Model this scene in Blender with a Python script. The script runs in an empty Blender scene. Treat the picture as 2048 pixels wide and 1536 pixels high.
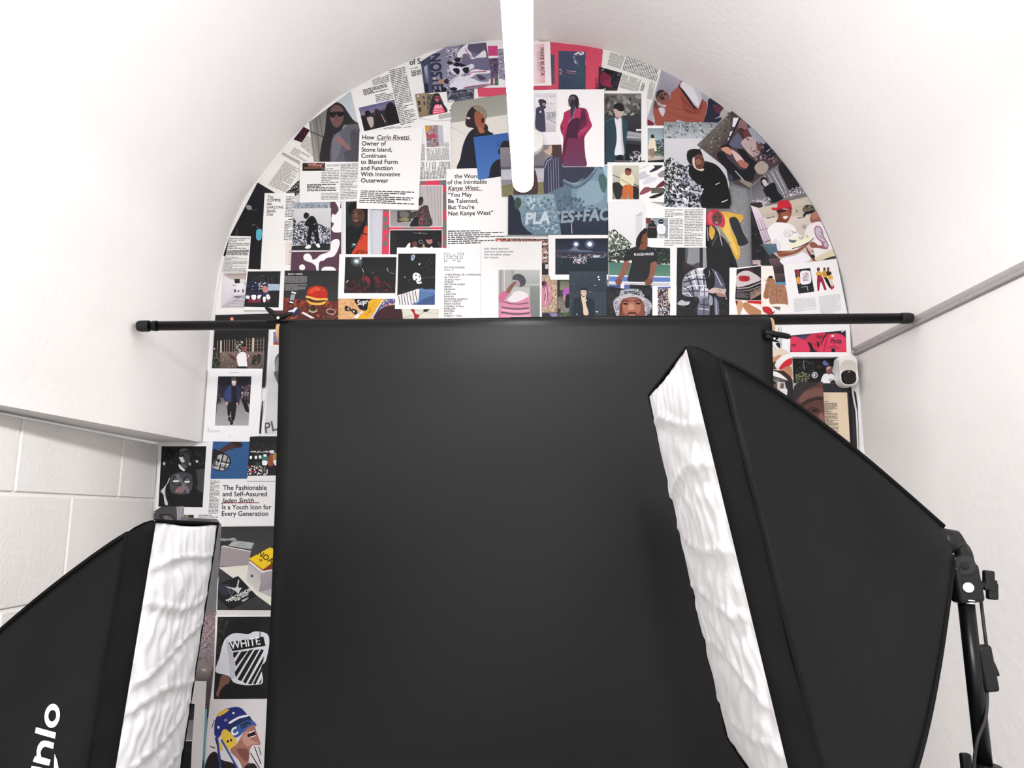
import bpy, bmesh, math, random
from mathutils import Vector, Matrix
random.seed(7)
C = bpy.context.scene.collection
# ---------------------------------------------------------------- camera
F = 1490.0
PITCH = math.atan(264 / F)
YAW = math.atan(18 / F * math.cos(PITCH))
EYE = 1.5                                   # camera height above the floor
cd = bpy.data.cameras.new('camera'); cd.sensor_width = 36; cd.lens = F / 2048 * 36; cd.clip_start = .02
cam = bpy.data.objects.new('camera', cd); C.objects.link(cam)
cam.location = (0, 0, EYE); cam.rotation_euler = (math.pi / 2 + PITCH, 0, YAW)
bpy.context.scene.camera = cam
vs = bpy.context.scene.view_settings
vs.view_transform = 'Standard'; vs.look = 'None'; vs.gamma = 1; vs.use_curve_mapping = False
vs.exposure = 0.5
w = bpy.data.worlds.new('world'); bpy.context.scene.world = w; w.use_nodes = True
w.node_tree.nodes['Background'].inputs[0].default_value = (1, 1, 1, 1)
w.node_tree.nodes['Background'].inputs[1].default_value = .3

def area(name, loc, rot, sx, sy, power, col=(1, 1, 1)):
    l = bpy.data.lights.new(name, 'AREA'); l.shape = 'RECTANGLE'; l.size = sx; l.size_y = sy
    l.energy = power; l.color = col
    o = bpy.data.objects.new(name, l); C.objects.link(o); o.location = loc; o.rotation_euler = rot
    return o
# unseen fill lamp added overhead behind the camera, brightens the lower walls
area('overhead_fill', (0, -.75, EYE + 1.0), (0, 0, 0), .12, 1.5, 118)
area('rear_wall_fill', (0, -2.85, EYE + .1), (math.radians(90), 0, math.pi), 2.0, 2.4, 7)  # added frontal fill before the closed rear wall, no opening there
TUBE = 23.0

def ray(x, y):
    u = (x - 1024) / F; v = (768 - y) / F
    fw = math.cos(PITCH) - v * math.sin(PITCH); up = math.sin(PITCH) + v * math.cos(PITCH)
    return (u * math.cos(YAW) - fw * math.sin(YAW), u * math.sin(YAW) + fw * math.cos(YAW), up)
def at(x, y, Y):
    "the point a distance Y into the room that stands at this place of the photograph"
    X, D, Z = ray(x, y); k = Y / D
    return Vector((X * k, Y, EYE + Z * k))

# ---------------------------------------------------------------- materials
def lin(c):
    c = c.lstrip('#')
    if len(c) == 3: c = ''.join(a + a for a in c)
    if len(c) == 2: c = c * 3
    if len(c) == 1: c = c * 6
    o = []
    for i in (0, 2, 4):
        v = int(c[i:i + 2], 16) / 255
        o.append(v / 12.92 if v <= .04045 else ((v + .055) / 1.055) ** 2.4)
    return (*o, 1)
def mat(name, col, rough=.6, metal=0, spec=.5, bump=0, bscale=60, var=0, emit=0, stretch=None, detail=4, bdist=.002):
    m = bpy.data.materials.new(name); m.use_nodes = True; nt = m.node_tree; b = nt.nodes['Principled BSDF']
    c = lin(col) if isinstance(col, str) else col
    b.inputs['Base Color'].default_value = c; b.inputs['Roughness'].default_value = rough
    b.inputs['Metallic'].default_value = metal; b.inputs['Specular IOR Level'].default_value = spec
    if emit:
        b.inputs['Emission Color'].default_value = c; b.inputs['Emission Strength'].default_value = emit
    tc = nt.nodes.new('ShaderNodeTexCoord'); mp = nt.nodes.new('ShaderNodeMapping')
    nt.links.new(tc.outputs['Object'], mp.inputs[0])
    if stretch: mp.inputs['Scale'].default_value = stretch
    nz = nt.nodes.new('ShaderNodeTexNoise'); nz.inputs['Scale'].default_value = bscale; nz.inputs['Detail'].default_value = detail
    nt.links.new(mp.outputs[0], nz.inputs['Vector'])
    if bump:
        bp = nt.nodes.new('ShaderNodeBump'); bp.inputs['Strength'].default_value = bump; bp.inputs['Distance'].default_value = bdist
        nt.links.new(nz.outputs['Fac'], bp.inputs['Height']); nt.links.new(bp.outputs[0], b.inputs['Normal'])
    if var:
        mx = nt.nodes.new('ShaderNodeMix'); mx.data_type = 'RGBA'; n2 = nt.nodes.new('ShaderNodeTexNoise')
        n2.inputs['Scale'].default_value = bscale * .13; nt.links.new(mp.outputs[0], n2.inputs['Vector'])
        mx.inputs[6].default_value = c; mx.inputs[7].default_value = tuple(a * (1 - var) for a in c[:3]) + (1,)
        nt.links.new(n2.outputs['Fac'], mx.inputs[0]); nt.links.new(mx.outputs[2], b.inputs['Base Color'])
    return m
M = dict(
    plaster=mat('painted_plaster', 'e9e6e4', .75, spec=.25, bump=.7, bscale=45, var=.05, bdist=.003),
    block=mat('painted_block', 'e9e6e3', .8, spec=.2, bump=.6, bscale=90, var=.06, bdist=.003),
    floor=mat('concrete_floor', '4f4d4b', .6, bump=.2, bscale=30, var=.2),
    backing=mat('wall_paint', 'efeeee', .7, bump=.1),
    black=mat('black_metal', '050506', .35, spec=.2, bump=.05),
    plastic=mat('black_plastic', '0a0a0b', .5, spec=.25, bump=.1, bscale=200),
    rubber=mat('black_rubber', '0a0a0b', .7, bump=.1),
    chrome=mat('chrome', 'd8d8da', .15, metal=1, bump=.01),
    card=mat('cardboard', 'c9a47c', .8, bump=.2, bscale=150, var=.15),
    roll=mat('black_background_paper', '0c0d0e', .42, spec=.26, bump=.05, bscale=20, var=.06, stretch=(.4, 1, 1.5), bdist=.004),
    nylon=mat('black_nylon', '0b0b0d', .6, spec=.12, bump=.3, bscale=16, var=.2, bdist=.01),
    band=mat('black_woven_band', '0a0a0b', .8, spec=.1, bump=.5, bscale=420, var=.15, bdist=.001),
    white=mat('white_plastic', 'f2f0ec', .35, bump=.02),
    wcable=mat('white_cable', 'dedbdd', .5, bump=.02),
    lens=mat('glossy_black_lens', '030303', .08, bump=.002),
    diff=mat('white_diffuser_fabric', 'f0f0f2', .5, spec=.4, bump=.3, bscale=14, stretch=(1, 1, 1), bdist=.012, detail=6),
    ink=mat('white_ink', 'eef0f6', .6, bump=.02),
    trim=mat('grey_edge_bead', 'a8a2a4', .5, bump=.05),
)
pm = bpy.data.materials.new('printed_paper'); pm.use_nodes = True
_b = pm.node_tree.nodes['Principled BSDF']; _a = pm.node_tree.nodes.new('ShaderNodeVertexColor'); _a.layer_name = 'ink'
_n = pm.node_tree; _l = _n.links
_tc = _n.nodes.new('ShaderNodeTexCoord'); _nz = _n.nodes.new('ShaderNodeTexNoise'); _nz.inputs['Scale'].default_value = 260; _nz.inputs['Detail'].default_value = 5
_l.new(_tc.outputs['Object'], _nz.inputs['Vector'])
_mr = _n.nodes.new('ShaderNodeMapRange'); _mr.inputs[1].default_value = .3; _mr.inputs[2].default_value = .7; _mr.inputs[3].default_value = .78; _mr.inputs[4].default_value = 1.16
_l.new(_nz.outputs['Fac'], _mr.inputs[0])
_vm = _n.nodes.new('ShaderNodeVectorMath'); _vm.operation = 'SCALE'; _l.new(_a.outputs['Color'], _vm.inputs[0]); _l.new(_mr.outputs[0], _vm.inputs['Scale'])
_bw = _n.nodes.new('ShaderNodeRGBToBW'); _l.new(_a.outputs['Color'], _bw.inputs[0])
_m2 = _n.nodes.new('ShaderNodeMapRange'); _m2.inputs[1].default_value = .25; _m2.inputs[2].default_value = .75; _l.new(_bw.outputs[0], _m2.inputs[0])
_mx = _n.nodes.new('ShaderNodeMix'); _mx.data_type = 'RGBA'   # grain of the print, none on bare paper
_l.new(_m2.outputs[0], _mx.inputs[0]); _l.new(_vm.outputs[0], _mx.inputs[6]); _l.new(_a.outputs['Color'], _mx.inputs[7]); _l.new(_mx.outputs[2], _b.inputs['Base Color'])
_b.inputs['Roughness'].default_value = .55; _b.inputs['Specular IOR Level'].default_value = .25

def tag(o, label=None, cat=None, group=None, kind=None):
    if label: o['label'] = label
    if cat: o['category'] = cat
    if group: o['group'] = group
    if kind: o['kind'] = kind
    return o
def empty(name, loc, label, cat, group=None):
    o = bpy.data.objects.new(name, None); C.objects.link(o); o.location = loc; o.empty_display_size = .05
    return tag(o, label, cat, group)
def link(name, bm, m, parent=None, smooth=False, org=None):
    "one mesh object; bm is in room coordinates and is moved to the parent's own frame"
    if parent is not None: bmesh.ops.translate(bm, verts=bm.verts, vec=-Vector(parent.location))
    elif org is not None: bmesh.ops.translate(bm, verts=bm.verts, vec=-Vector(org))
    me = bpy.data.meshes.new(name); bm.to_mesh(me); bm.free()
    for x in (m if isinstance(m, list) else [m]): me.materials.append(x)
    if smooth:
        for p in me.polygons: p.use_smooth = True
    o = bpy.data.objects.new(name, me); C.objects.link(o); o.parent = parent
    if parent is None and org is not None: o.location = org
    return o
def box(bm, c, s, rot=None, bev=0):
    r = bmesh.ops.create_cube(bm, size=1)['verts']
    mt = Matrix.Translation(c) @ (rot.to_4x4() if rot else Matrix()) @ Matrix.Diagonal((*s, 1))
    bmesh.ops.transform(bm, matrix=mt, verts=r)
    if bev:
        e = list({e for v in r for e in v.link_edges})
        bmesh.ops.bevel(bm, geom=e, offset=bev, segments=3, affect='EDGES', profile=.5)
def tube(bm, pts, r, n=12, caps=True, close=False):
    pts = [Vector(p) for p in pts]; R = r if isinstance(r, (list, tuple)) else [r] * len(pts)
    rings = []; prev = None
    for i, p in enumerate(pts):
        a = pts[max(i - 1, 0)]; b = pts[min(i + 1, len(pts) - 1)]; d = (b - a).normalized()
        if prev is None: u = d.orthogonal().normalized()
        else: u = (prev - d * prev.dot(d)).normalized()
        prev = u; v = d.cross(u)
        rings.append([bm.verts.new(p + (u * math.cos(t) + v * math.sin(t)) * R[i]) for t in [k * 2 * math.pi / n for k in range(n)]])
    for a, b in zip(rings, rings[1:]):
        for k in range(n): bm.faces.new((a[k], a[(k + 1) % n], b[(k + 1) % n], b[k]))
    if caps: bm.faces.new(rings[0][::-1]); bm.faces.new(rings[-1])
def crom(pts, n=6, closed=True):
    out = []; L = len(pts)
    for i in range(L if closed else L - 1):
        p = [pts[(i + j) % L] if closed else pts[min(max(i + j, 0), L - 1)] for j in (-1, 0, 1, 2)]
        for k in range(n):
            t = k / n
            out.append(tuple(.5 * (2 * p[1][a] + (p[2][a] - p[0][a]) * t + (2 * p[0][a] - 5 * p[1][a] + 4 * p[2][a] - p[3][a]) * t * t
                             + (3 * p[1][a] - p[0][a] - 3 * p[2][a] + p[3][a]) * t ** 3) for a in range(len(p[0]))))
    if not closed: out.append(tuple(pts[-1]))
    return out

# ---------------------------------------------------------------- the room
D = 2.6
ARCH = [(-1.118, .254), (-1.119, .587), (-1.114, .773), (-1.098, .935), (-1.055, 1.09), (-.985, 1.235), (-.834, 1.438), (-.65, 1.602),
        (-.347, 1.76), (-.154, 1.802), (.019, 1.811), (.308, 1.77), (.535, 1.68), (.756, 1.533), (.916, 1.37), (1.034, 1.19),
        (1.113, 1.01), (1.155, .84), (1.167, .691), (1.171, .585)]
arch = crom(ARCH, 5, False)
def grid_faces(bm, rows, flip=False):
    V = [[bm.verts.new(p) for p in r] for r in rows]
    for a, b in zip(V, V[1:]):
        for i in range(len(a) - 1):
            q = (a[i], a[i + 1], b[i + 1], b[i]); bm.faces.new(q[::-1] if flip else q)
    return V
bm = bmesh.new()
rows = []
for Y in (D, 2.3, 2.0, 1.7, 1.2, .4, -.8, -2.0, -3.0):
    f = min(1, (D - Y) / .9)
    r = []
    for x, z in arch:
        if x < -1.05 and z < .8: x -= .09 * f * min(1, max(0, (.8 - z) / .5))
        r.append((x, Y, EYE + z))
    # soffits: out to the block wall on the left, a thin bead on the right
    r = [(-1.27 - .03 * f, Y, EYE + .254)] + r + [(1.193, Y, EYE + .572)]
    rows.append(r)
grid_faces(bm, rows)
ceil_o = link('ceiling', bm, M['plaster'], smooth=True); tag(ceil_o, kind='structure')
ceil_o.data.polygons.foreach_set('use_smooth', [True] * len(ceil_o.data.polygons))
md = ceil_o.modifiers.new('e', 'EDGE_SPLIT'); md.split_angle = math.radians(30)

bm = bmesh.new()      # end wall behind the collage: the arch shape down to the floor
op = [(-1.29, D, 0), (-1.29, D, EYE + .254)] + [(x, D, EYE + z) for x, z in arch] + [(1.193, D, EYE + .572), (1.193, D, 0)]
op = [(x * 1.0, y, z) for x, y, z in op]
bm.faces.new([bm.verts.new(p) for p in op][::-1])
ex = bmesh.ops.extrude_face_region(bm, geom=list(bm.faces)); bmesh.ops.translate(bm, verts=[v for v in ex['geom'] if isinstance(v, bmesh.types.BMVert)], vec=(0, .1, 0))
tag(link('wall_back', bm, M['backing']), kind='structure')

bm = bmesh.new()      # left wall in painted concrete blocks
ys = []
bw, bh, g = .49, .285, .009
z0 = EYE + .056
box(bm, (-1.3225, -.2, .87), (.1, 5.62, 1.74))
for r in range(-6, 1):
    zb = z0 + (r) * bh
    zt = zb + bh if r < 0 else EYE + .25
    off = .0 if r % 2 == 0 else .245
    y = 2.36 + off - 12 * bw
    while y < D:
        a, b = max(y, -3) + g / 2, min(y + bw, D) - g / 2
        if b - a > .03 and zb + bh > 0:
            z1 = max(zb, 0) + g / 2
            box(bm, (-1.283, (a + b) / 2, (z1 + zt - g / 2) / 2), (.03, b - a, zt - g / 2 - z1), bev=.003)
        y += bw
bmesh.ops.translate(bm, verts=bm.verts, vec=(-.001, 0, 0))
tag(link('wall_left', bm, M['block']), kind='structure')

bm = bmesh.new()
box(bm, (1.241, -.2, (EYE + .572) / 2), (.1, 5.6, EYE + .572))
tag(link('wall_right', bm, M['plaster']), kind='structure')
bm = bmesh.new()      # grey bead under the right springing of the vault
tube(bm, [(1.184, D, EYE + .5665), (1.184, 1.0, EYE + .5665), (1.184, -3, EYE + .5665)], .0055, 8)
tag(link('trim_1', bm, M['trim']), kind='structure')
bm = bmesh.new(); box(bm, (0, -.2, -.05), (2.7, 5.8, .1)); tag(link('floor', bm, M['floor']), kind='structure')
bm = bmesh.new(); box(bm, (0, -3.05, 1.7), (2.8, .1, 3.6)); tag(link('wall_rear', bm, M['plaster']), kind='structure')
# ---------------------------------------------------------------- tube light
t = empty('tube_light', (0, 1.3, EYE + 1.0), 'long glowing white tube light running along the crown of the vault', 'light')
zt = EYE + .975
bm = bmesh.new(); R = .031
A, B = Vector((.008, 2.06, zt)), Vector((-.018, .62, zt))
pts = [A + (A - B).normalized() * d for d in (.03, .026, .016, 0)]; rr = [.008, .02, .03, R]
pts += [B, B - (A - B).normalized() * .016, B - (A - B).normalized() * .028]; rr += [R, .03, .01]
tube(bm, pts, rr, 24)
link('diffuser_tube', bm, mat('lit_tube', 'fdfcff', .4, emit=TUBE), t, smooth=True)
bm = bmesh.new(); box(bm, ((A + B) / 2) + Vector((0, 0, .048)), (.044, 1.40, .026), Matrix.Rotation(-.018, 3, 'Z'), .004)
link('housing', bm, M['white'], t)
for y in (1.85, .85):
    bm = bmesh.new(); tube(bm, [(-.004, y, zt + .05), (-.004, y, EYE + 1.81)], .003, 8); link('suspension_rod', bm, M['chrome'], t)

bm = bmesh.new(); c = at(1061, 283, D - .03)
tube(bm, [c + Vector((0, .028, 0)), c, c - Vector((0, .008, 0)), c - Vector((0, .012, 0))], [.050, .050, .047, .03], 40)
tag(link('wall_disc', bm, M['white'], org=c, smooth=False), 'round white disc fitting on the collage half hidden behind the tube light', 'wall fitting')

# ---------------------------------------------------------------- backdrop
pa, pb = Vector((-1.128, 2.12, EYE + .5512)), Vector((1.166, 2.167, EYE + .5808))
t = empty('support_pole', pa, 'black tension pole spanning the vault from wall to wall and carrying the paper roll', 'pole')
bm = bmesh.new(); dv = (pb - pa).normalized()
tube(bm, [pa + dv * .02, pa + dv * 1.1], .0140, 20); link('outer_tube', bm, M['black'], t, True)
bm = bmesh.new(); tube(bm, [pa + dv * 1.1, pb - dv * .02], .0158, 20); link('inner_tube', bm, M['black'], t, True)
for p, q in ((pa, dv), (pb, -dv)):
    bm = bmesh.new(); tube(bm, [p, p + q * .008, p + q * .014, p + q * .03, p + q * .034], [.0145, .0165, .0168, .0168, .0160], 20)
    link('end_foot', bm, M['rubber'], t, False)
for s in (.045, ):
    bm = bmesh.new(); tube(bm, [pa + dv * s, pa + dv * (s + .012)], .0155, 20); link('collar', bm, M['plastic'], t)

rl = Vector((at(566, 660, 2.14).x, 2.14, 0)); rx = at(1536, 655, 2.14).x
zl = at(566, 665, 2.14).z; zr = at(1536, 658, 2.14).z
t = empty('paper_backdrop', ((rl.x + rx) / 2, 2.14, zl), 'wide roll of matte black background paper hanging from the pole', 'backdrop')
bm = bmesh.new(); ax = Vector((rx - rl.x, 0, zr - zl)).normalized()
L = Vector((rl.x, 2.142, zl)); Rr = Vector((rx, 2.142, zr))
tube(bm, [L, Rr], [.035, .035], 40, False)
# the sheet leaves the top front of the roll and hangs
ro = link('paper_roll', bm, M['roll'], t, True); md = ro.modifiers.new('s', 'SOLIDIFY'); md.thickness = .004; md.offset = 1 if False else -1
bm = bmesh.new(); rows = []
prof = [(math.radians(a), None) for a in range(95, 181, 8)]
for i in range(26):
    s = i / 25
    if i < 11:
        a = math.radians(90 + 90 * i / 10); dy, dz = .0362 * math.cos(a), .0362 * math.sin(a)
    else:
        k = (i - 10) / 15; dz = -k * (zl - .03); dy = -.0362 + .075 * (1 - (1 - min(k * 1.6, 1)) ** 2)
    row = []
    for j in range(41):
        u = j / 40; p = L.lerp(Rr, u)
        p = p + Vector((0, dy, dz if i < 11 else dz))
        if i > 10: p.z = p.z * (1) ; p.y += .0025 * math.sin(u * 9 + i * .7) * min(1, (i - 10) / 4)
        if i == 25: p.z = .02
        row.append(p)
    rows.append(row)
grid_faces(bm, rows)
so = link('paper_sheet', bm, M['roll'], t, True); sm = so.modifiers.new('s', 'SOLIDIFY'); sm.thickness = .0006
bm = bmesh.new(); tube(bm, [L - ax * .012, L - ax * .0005], [.0335, .0335], 32, False); o = link('cardboard_core', bm, M['card'], t, True); md = o.modifiers.new('s', 'SOLIDIFY'); md.thickness = .0045; md.offset = -1
bm = bmesh.new(); tube(bm, [Rr + ax * .0005, Rr + ax * .01], [.0335, .0335], 32, False); o = link('cardboard_core', bm, M['card'], t, True); md = o.modifiers.new('s', 'SOLIDIFY'); md.thickness = .0045; md.offset = -1

def clamp(px, py, mir, label, Y=2.118):
    o = at(px, py, Y); t = empty('spring_clamp', o, label, 'clamp', 'spring clamps at the ends of the paper roll')
    def q(x, y, d=0): return at(px + (x - 555.5) * mir, py + (y - 635.5), Y + d)
    for pts, rr in (([(556, 634), (546, 626), (537, 619), (531, 615)], [.007, .0075, .0065, .003]),
                    ([(528, 645), (540, 642), (556, 638)], [.0025, .005, .007])):
        bm = bmesh.new(); tube(bm, [q(*a) for a in pts], rr, 10); link('handle', bm, M['plastic'], t, True)
    bm = bmesh.new(); tube(bm, [q(553, 636), q(562, 634), q(574, 629.5), q(586, 626)], [.009, .0095, .007, .004], 12); link('jaw', bm, M['plastic'], t, True)
    bm = bmesh.new(); tube(bm, [q(558, 638, .004), q(566, 641, .004), q(572, 644, .004)], [.008, .006, .004], 12); link('jaw', bm, M['plastic'], t, True)
    bm = bmesh.new(); tube(bm, [q(556, 635.5, -.012), q(556, 635.5, .004)], .0042, 14); link('pivot', bm, M['chrome'], t)
clamp(555.5, 635.5, 1, 'black spring clamp gripping the left end of the paper roll')
def clamp2():
    Y = 2.10; o = at(1553, 672, Y); t = empty('spring_clamp', o, 'black spring clamp poking out beside the right end of the paper roll, below the pole', 'clamp', 'spring clamps at the ends of the paper roll')
    q = lambda x, y, d=0: at(x, y, Y + d)
    bm = bmesh.new(); tube(bm, [q(1530, 664), q(1548, 668), q(1566, 671), q(1577, 673), q(1582, 674.5)], [.009, .0085, .0085, .008, .003], 12); link('handle', bm, M['plastic'], t, True)
    bm = bmesh.new(); tube(bm, [q(1532, 672), q(1543, 676), q(1556, 677)], [.009, .007, .003], 12); link('jaw', bm, M['plastic'], t, True)
    bm = bmesh.new(); tube(bm, [q(1549, 677, -.01), q(1549, 677, .004)], .003, 12); link('pivot', bm, M['chrome'], t)
clamp2()

# ---------------------------------------------------------------- softboxes
def wrinkle(u, v, seed):
    rnd = math.sin
    h = 0
    for k, c in enumerate((.12, .27, .42, .56, .70, .85)):
        d = v - c - .02 * rnd(u * 5 + k * 2 + seed) - .05 * (u - .5) * ((k % 2) * 2 - 1)
        h += .0035 * math.exp(-(d / .006) ** 2) - .003 * math.exp(-((d - .03) / .025) ** 2)
    h += .0013 * rnd(u * 23 + v * 9 + seed) * rnd(v * 31 - u * 7 + 1.3 * seed) + .0014 * rnd(u * 41 - v * 57 + seed) + .0012 * rnd(u * 60 + 3 * rnd(v * 20))
    return h
def softbox(name, label, A, P2, B, Mo, lipv, bow, seed, sagk=.02):
    "A near top corner, P2 far top corner, B near bottom corner, Mo the speed ring"
    P3 = P2 + (B - A)
    ctr = (A + P2 + B + P3) / 4
    n = (P2 - A).cross(B - A).normalized()
    if n.dot(Mo - ctr) > 0: n = -n                        # n points out of the white face
    t = empty(name, ctr, label, 'softbox', 'softboxes either side of the backdrop')
    bm = bmesh.new(); rows = []; NU, NV = 44, 90
    for j in range(NV + 1):
        v = j / NV; r = []
        for i in range(NU + 1):
            u = i / NU
            p = A + (P2 - A) * u + (B - A) * v
            e = min(1, min(u, 1 - u) * 8) * min(1, min(v, 1 - v) * 8)
            p = p + (B - A).normalized() * ((.007 if seed < 2 else .009) * math.sin(math.pi * u) * max(0, 1 - v * 7)) - (B - A).normalized() * ((.007 if seed < 2 else .014) * math.sin(math.pi * u) * max(0, 1 - (1 - v) * 7))
            pil = (1 - (2 * u - 1) ** 4) * (1 - (2 * v - 1) ** 6)
            r.append(p + n * (.003 + .013 * pil + wrinkle(u, v, seed) * (.25 + .75 * e)))
        rows.append(r)
    V = grid_faces(bm, rows)
    o = link('diffuser', bm, M['diff'], t, True); md = o.modifiers.new('s', 'SOLIDIFY'); md.thickness = .0008
    cs = [A, P2, P3, B]
    lipv = lipv - A; back = [c + lipv for c in cs]
    # woven rim band: subdivided, slightly wavy, folded over the front edge
    bm = bmesh.new(); N = 30
    for k in range(4):
        a, b, a2, b2 = cs[k], cs[(k + 1) % 4], back[k], back[(k + 1) % 4]; out = ((a + b) / 2 - ctr).normalized()
        rr = []
        for i in range(N + 1):
            s = i / N; f = a.lerp(b, s); g_ = a2.lerp(b2, s)
            wv = out * (.0022 * math.sin(s * 17 + k) + .0015 * math.sin(s * 39 + seed))
            rr.append([f + n * .004 - out * .004, f + n * .005 + out * .001, f.lerp(g_, .3) + wv + out * .002, f.lerp(g_, .7) + wv + out * .003, g_ + wv * .6 + out * .001, g_ - n * .004 - out * .003])
        grid_faces(bm, rr)
    o = link('rim_band', bm, M['band'], t, True); md = o.modifiers.new('s', 'SOLIDIFY'); md.thickness = .0015
    # tent-like black body, bowed along the four rods
    e1 = (P2 - A).normalized(); e2 = (B - A).normalized(); m = .026
    ring = [Mo + (-e1 - e2) * m, Mo + (e1 - e2) * m, Mo + (e1 + e2) * m, Mo + (-e1 + e2) * m]
    def edge(k, s):
        p = back[k].lerp(ring[k], s); out = (cs[k] - ctr).normalized()
        return p + out * bow[k] * math.sin(math.pi * s ** .8) * (1)
    bm = bmesh.new(); sm = bmesh.new()
    for k in range(4):
        rr = []
        out = ((cs[k] + cs[(k + 1) % 4]) / 2 - ctr).normalized()
        for j in range(33):
            s = j / 32; a, b = edge(k, s), edge((k + 1) % 4, s)
            row = []
            for i in range(25):
                u = i / 24
                sag = -sagk * math.sin(math.pi * u) * math.sin(math.pi * min(1, s * 1.1)) * (1 - .5 * s)
                fold = .0035 * math.sin(s * 9 + u * 4 + k + seed) * math.sin(math.pi * u) + .002 * math.sin(u * 14 - s * 11 + seed)* math.sin(math.pi * u)
                # crease running from the rim to the ring
                cr = -.004 * math.exp(-((u - .66 + .15 * s) / .02) ** 2) * math.sin(math.pi * min(1, s + .15))
                row.append(a.lerp(b, u) + out * (sag + fold + cr))
            rr.append(row)
        grid_faces(bm, rr)
        tube(sm, [edge(k, j / 20) + (cs[k] - ctr).normalized() * .001 for j in range(21)], .0035, 8)
    body = link('body', bm, M['nylon'], t, True); md = body.modifiers.new('s', 'SOLIDIFY'); md.thickness = .001
    link('seam_piping', sm, M['band'], t, True)
    sm = bmesh.new()
    for k in range(4):
        tube(sm, [back[k].lerp(back[(k + 1) % 4], i / 16) + (((cs[k] + cs[(k + 1) % 4]) / 2 - ctr).normalized()) * (.001 + .0015 * math.sin(i * 1.3)) for i in range(17)], .0028, 6)
    link('rim_cord', sm, M['band'], t, True)
    sm = bmesh.new(); tube(sm, [Mo - n * -.004, Mo - n * .012, Mo - n * .03], [.018, .02, .013], 24); link('speed_ring', sm, M['plastic'], t, True)
    return t, n, edge, ctr
# right softbox
A = at(1378, 690, 1.0); P2 = at(1300, 790, 1.5); B = at(1632, 1735, 1.0)
Mo = at(1880, 1085, 1.2)
sbR, nR, edR, cR = softbox('softbox', 'black softbox with creased white front beside the right wall, in front of the backdrop', A, P2, B, Mo, at(1438, 718, 1.0), [.02, .02, .03, .045], 1.0)
# left softbox
A = at(304, 1040, 1.2); P2 = at(432, 1046, 1.7); B = at(180, 1790, 1.22)
Mo = at(-190, 1470, 1.42)
sbL, nL, edL, cL = softbox('softbox', 'black softbox with printed white letters in the lower left corner, by the block wall', A, P2, B, Mo, at(254, 1068, 1.2), [.02, .02, .03, .03], 3.3)

# white lettering printed on the side of the left softbox (only its last letters are in view)
def quad_pt(x, y, Y): return at(x, y, Y)
bpy.context.view_layer.update()
dg = bpy.context.evaluated_depsgraph_get()
def hit(x, y, objs):
    "where the line of sight meets a surface, lifted a hair off it"
    o = Vector((0, 0, EYE)); d = Vector(ray(x, y)).normalized(); best = None
    for ob in objs:
        mi = ob.matrix_world.inverted(); ok, lc, nn, ix = ob.ray_cast(mi @ o, (mi.to_3x3() @ d).normalized())
        if ok:
            p = ob.matrix_world @ lc
            if best is None or (p - o).length < (best - o).length: best = p
    return best - d * .0012 if best is not None else None
bodyL = [c for c in sbL.children if c.name.startswith('body')]
def letter_strip(polys, parent):
    bm = bmesh.new()
    for outer, inner in polys:
        n = len(outer); 
        vo = [hit(*p, bodyL) for p in outer]; vi = [hit(*p, bodyL) for p in inner]
        if any(p is None for p in vo + vi): continue
        a = [bm.verts.new(p) for p in vo]; b = [bm.verts.new(p) for p in vi]
        for i in range(n - (0 if outer[0] == outer[-1] else 1)):
            j = (i + 1) % n
            try: bm.faces.new((a[i], a[j], b[j], b[i]))
            except ValueError: pass
    return link('printed_letters', bm, M['ink'], parent)
def zl_(x, y): return (x / 9.845, 1380 + y / 9.845)
def ell(cx, cy, rx, ry, rot, n=28):
    o = []
    for i in range(n + 1):
        a = 2 * math.pi * (i % n) / n; x, y = rx * math.cos(a), ry * math.sin(a)
        o.append(zl_(cx + x * math.cos(rot) - y * math.sin(rot), cy + x * math.sin(rot) + y * math.cos(rot)))
    return o
polys = [(ell(1028, 508, 150, 238, .12), ell(1030, 506, 78, 115, .12))]
def strip(o, i): polys.append(([zl_(*p) for p in o], [zl_(*p) for p in i]))
strip([(710, 732), (900, 785), (1102, 840)], [(688, 845), (880, 902), (1080, 957)])
strip([(1064, 1042), (960, 1010), (870, 992), (800, 1020), (745, 1100), (722, 1200), (722, 1305)], [(1045, 1160), (950, 1130), (880, 1115), (840, 1140), (805, 1190), (797, 1250), (815, 1320)])
strip([(690, 1302), (815, 1320), (998, 1372)], [(645, 1408), (800, 1452), (965, 1490)])
strip([(620, 1495), (760, 1515), (980, 1575)], [(600, 1600), (745, 1650), (960, 1690)])
strip([(1075, 1262), (1068, 1380), (1062, 1540), (1062, 1600)], [(1078, 1262), (1125, 1390), (1150, 1530), (1155, 1600)])
letter_strip(polys, sbL)

# ---------------------------------------------------------------- light stand on the right
Y = 1.2
t = empty('light_stand', (at(1945, 1300, Y).x, Y, 0), 'black light stand holding the right softbox against the white wall', 'light stand')
q = lambda x, y, d=0: at(x, y, Y + d)
top = q(1932, 1203); low = Vector((top.x + .006, Y, top.z))
pb_ = q(1968, 1530)
bm = bmesh.new(); tube(bm, [top, pb_ + (pb_ - top) * .05], .0118, 20); link('upper_pole', bm, M['black'], t, True)
base = Vector((pb_.x + .004, Y, .0)); 
bm = bmesh.new(); tube(bm, [pb_ + (pb_ - top) * .04, base + Vector((0, 0, .02))], .0145, 20); link('lower_pole', bm, M['black'], t, True)
for a in (.3, 2.4, 4.5):
    bm = bmesh.new(); c0 = base + Vector((0, 0, .55)); c1 = base + Vector((.42 * math.cos(a), .42 * math.sin(a), .012))
    tube(bm, [c0, c1], .009, 12); tube(bm, [c0.lerp(c1, .5), base + Vector((0, 0, .18))], .006, 10); link('leg', bm, M['black'], t, True)
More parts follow.
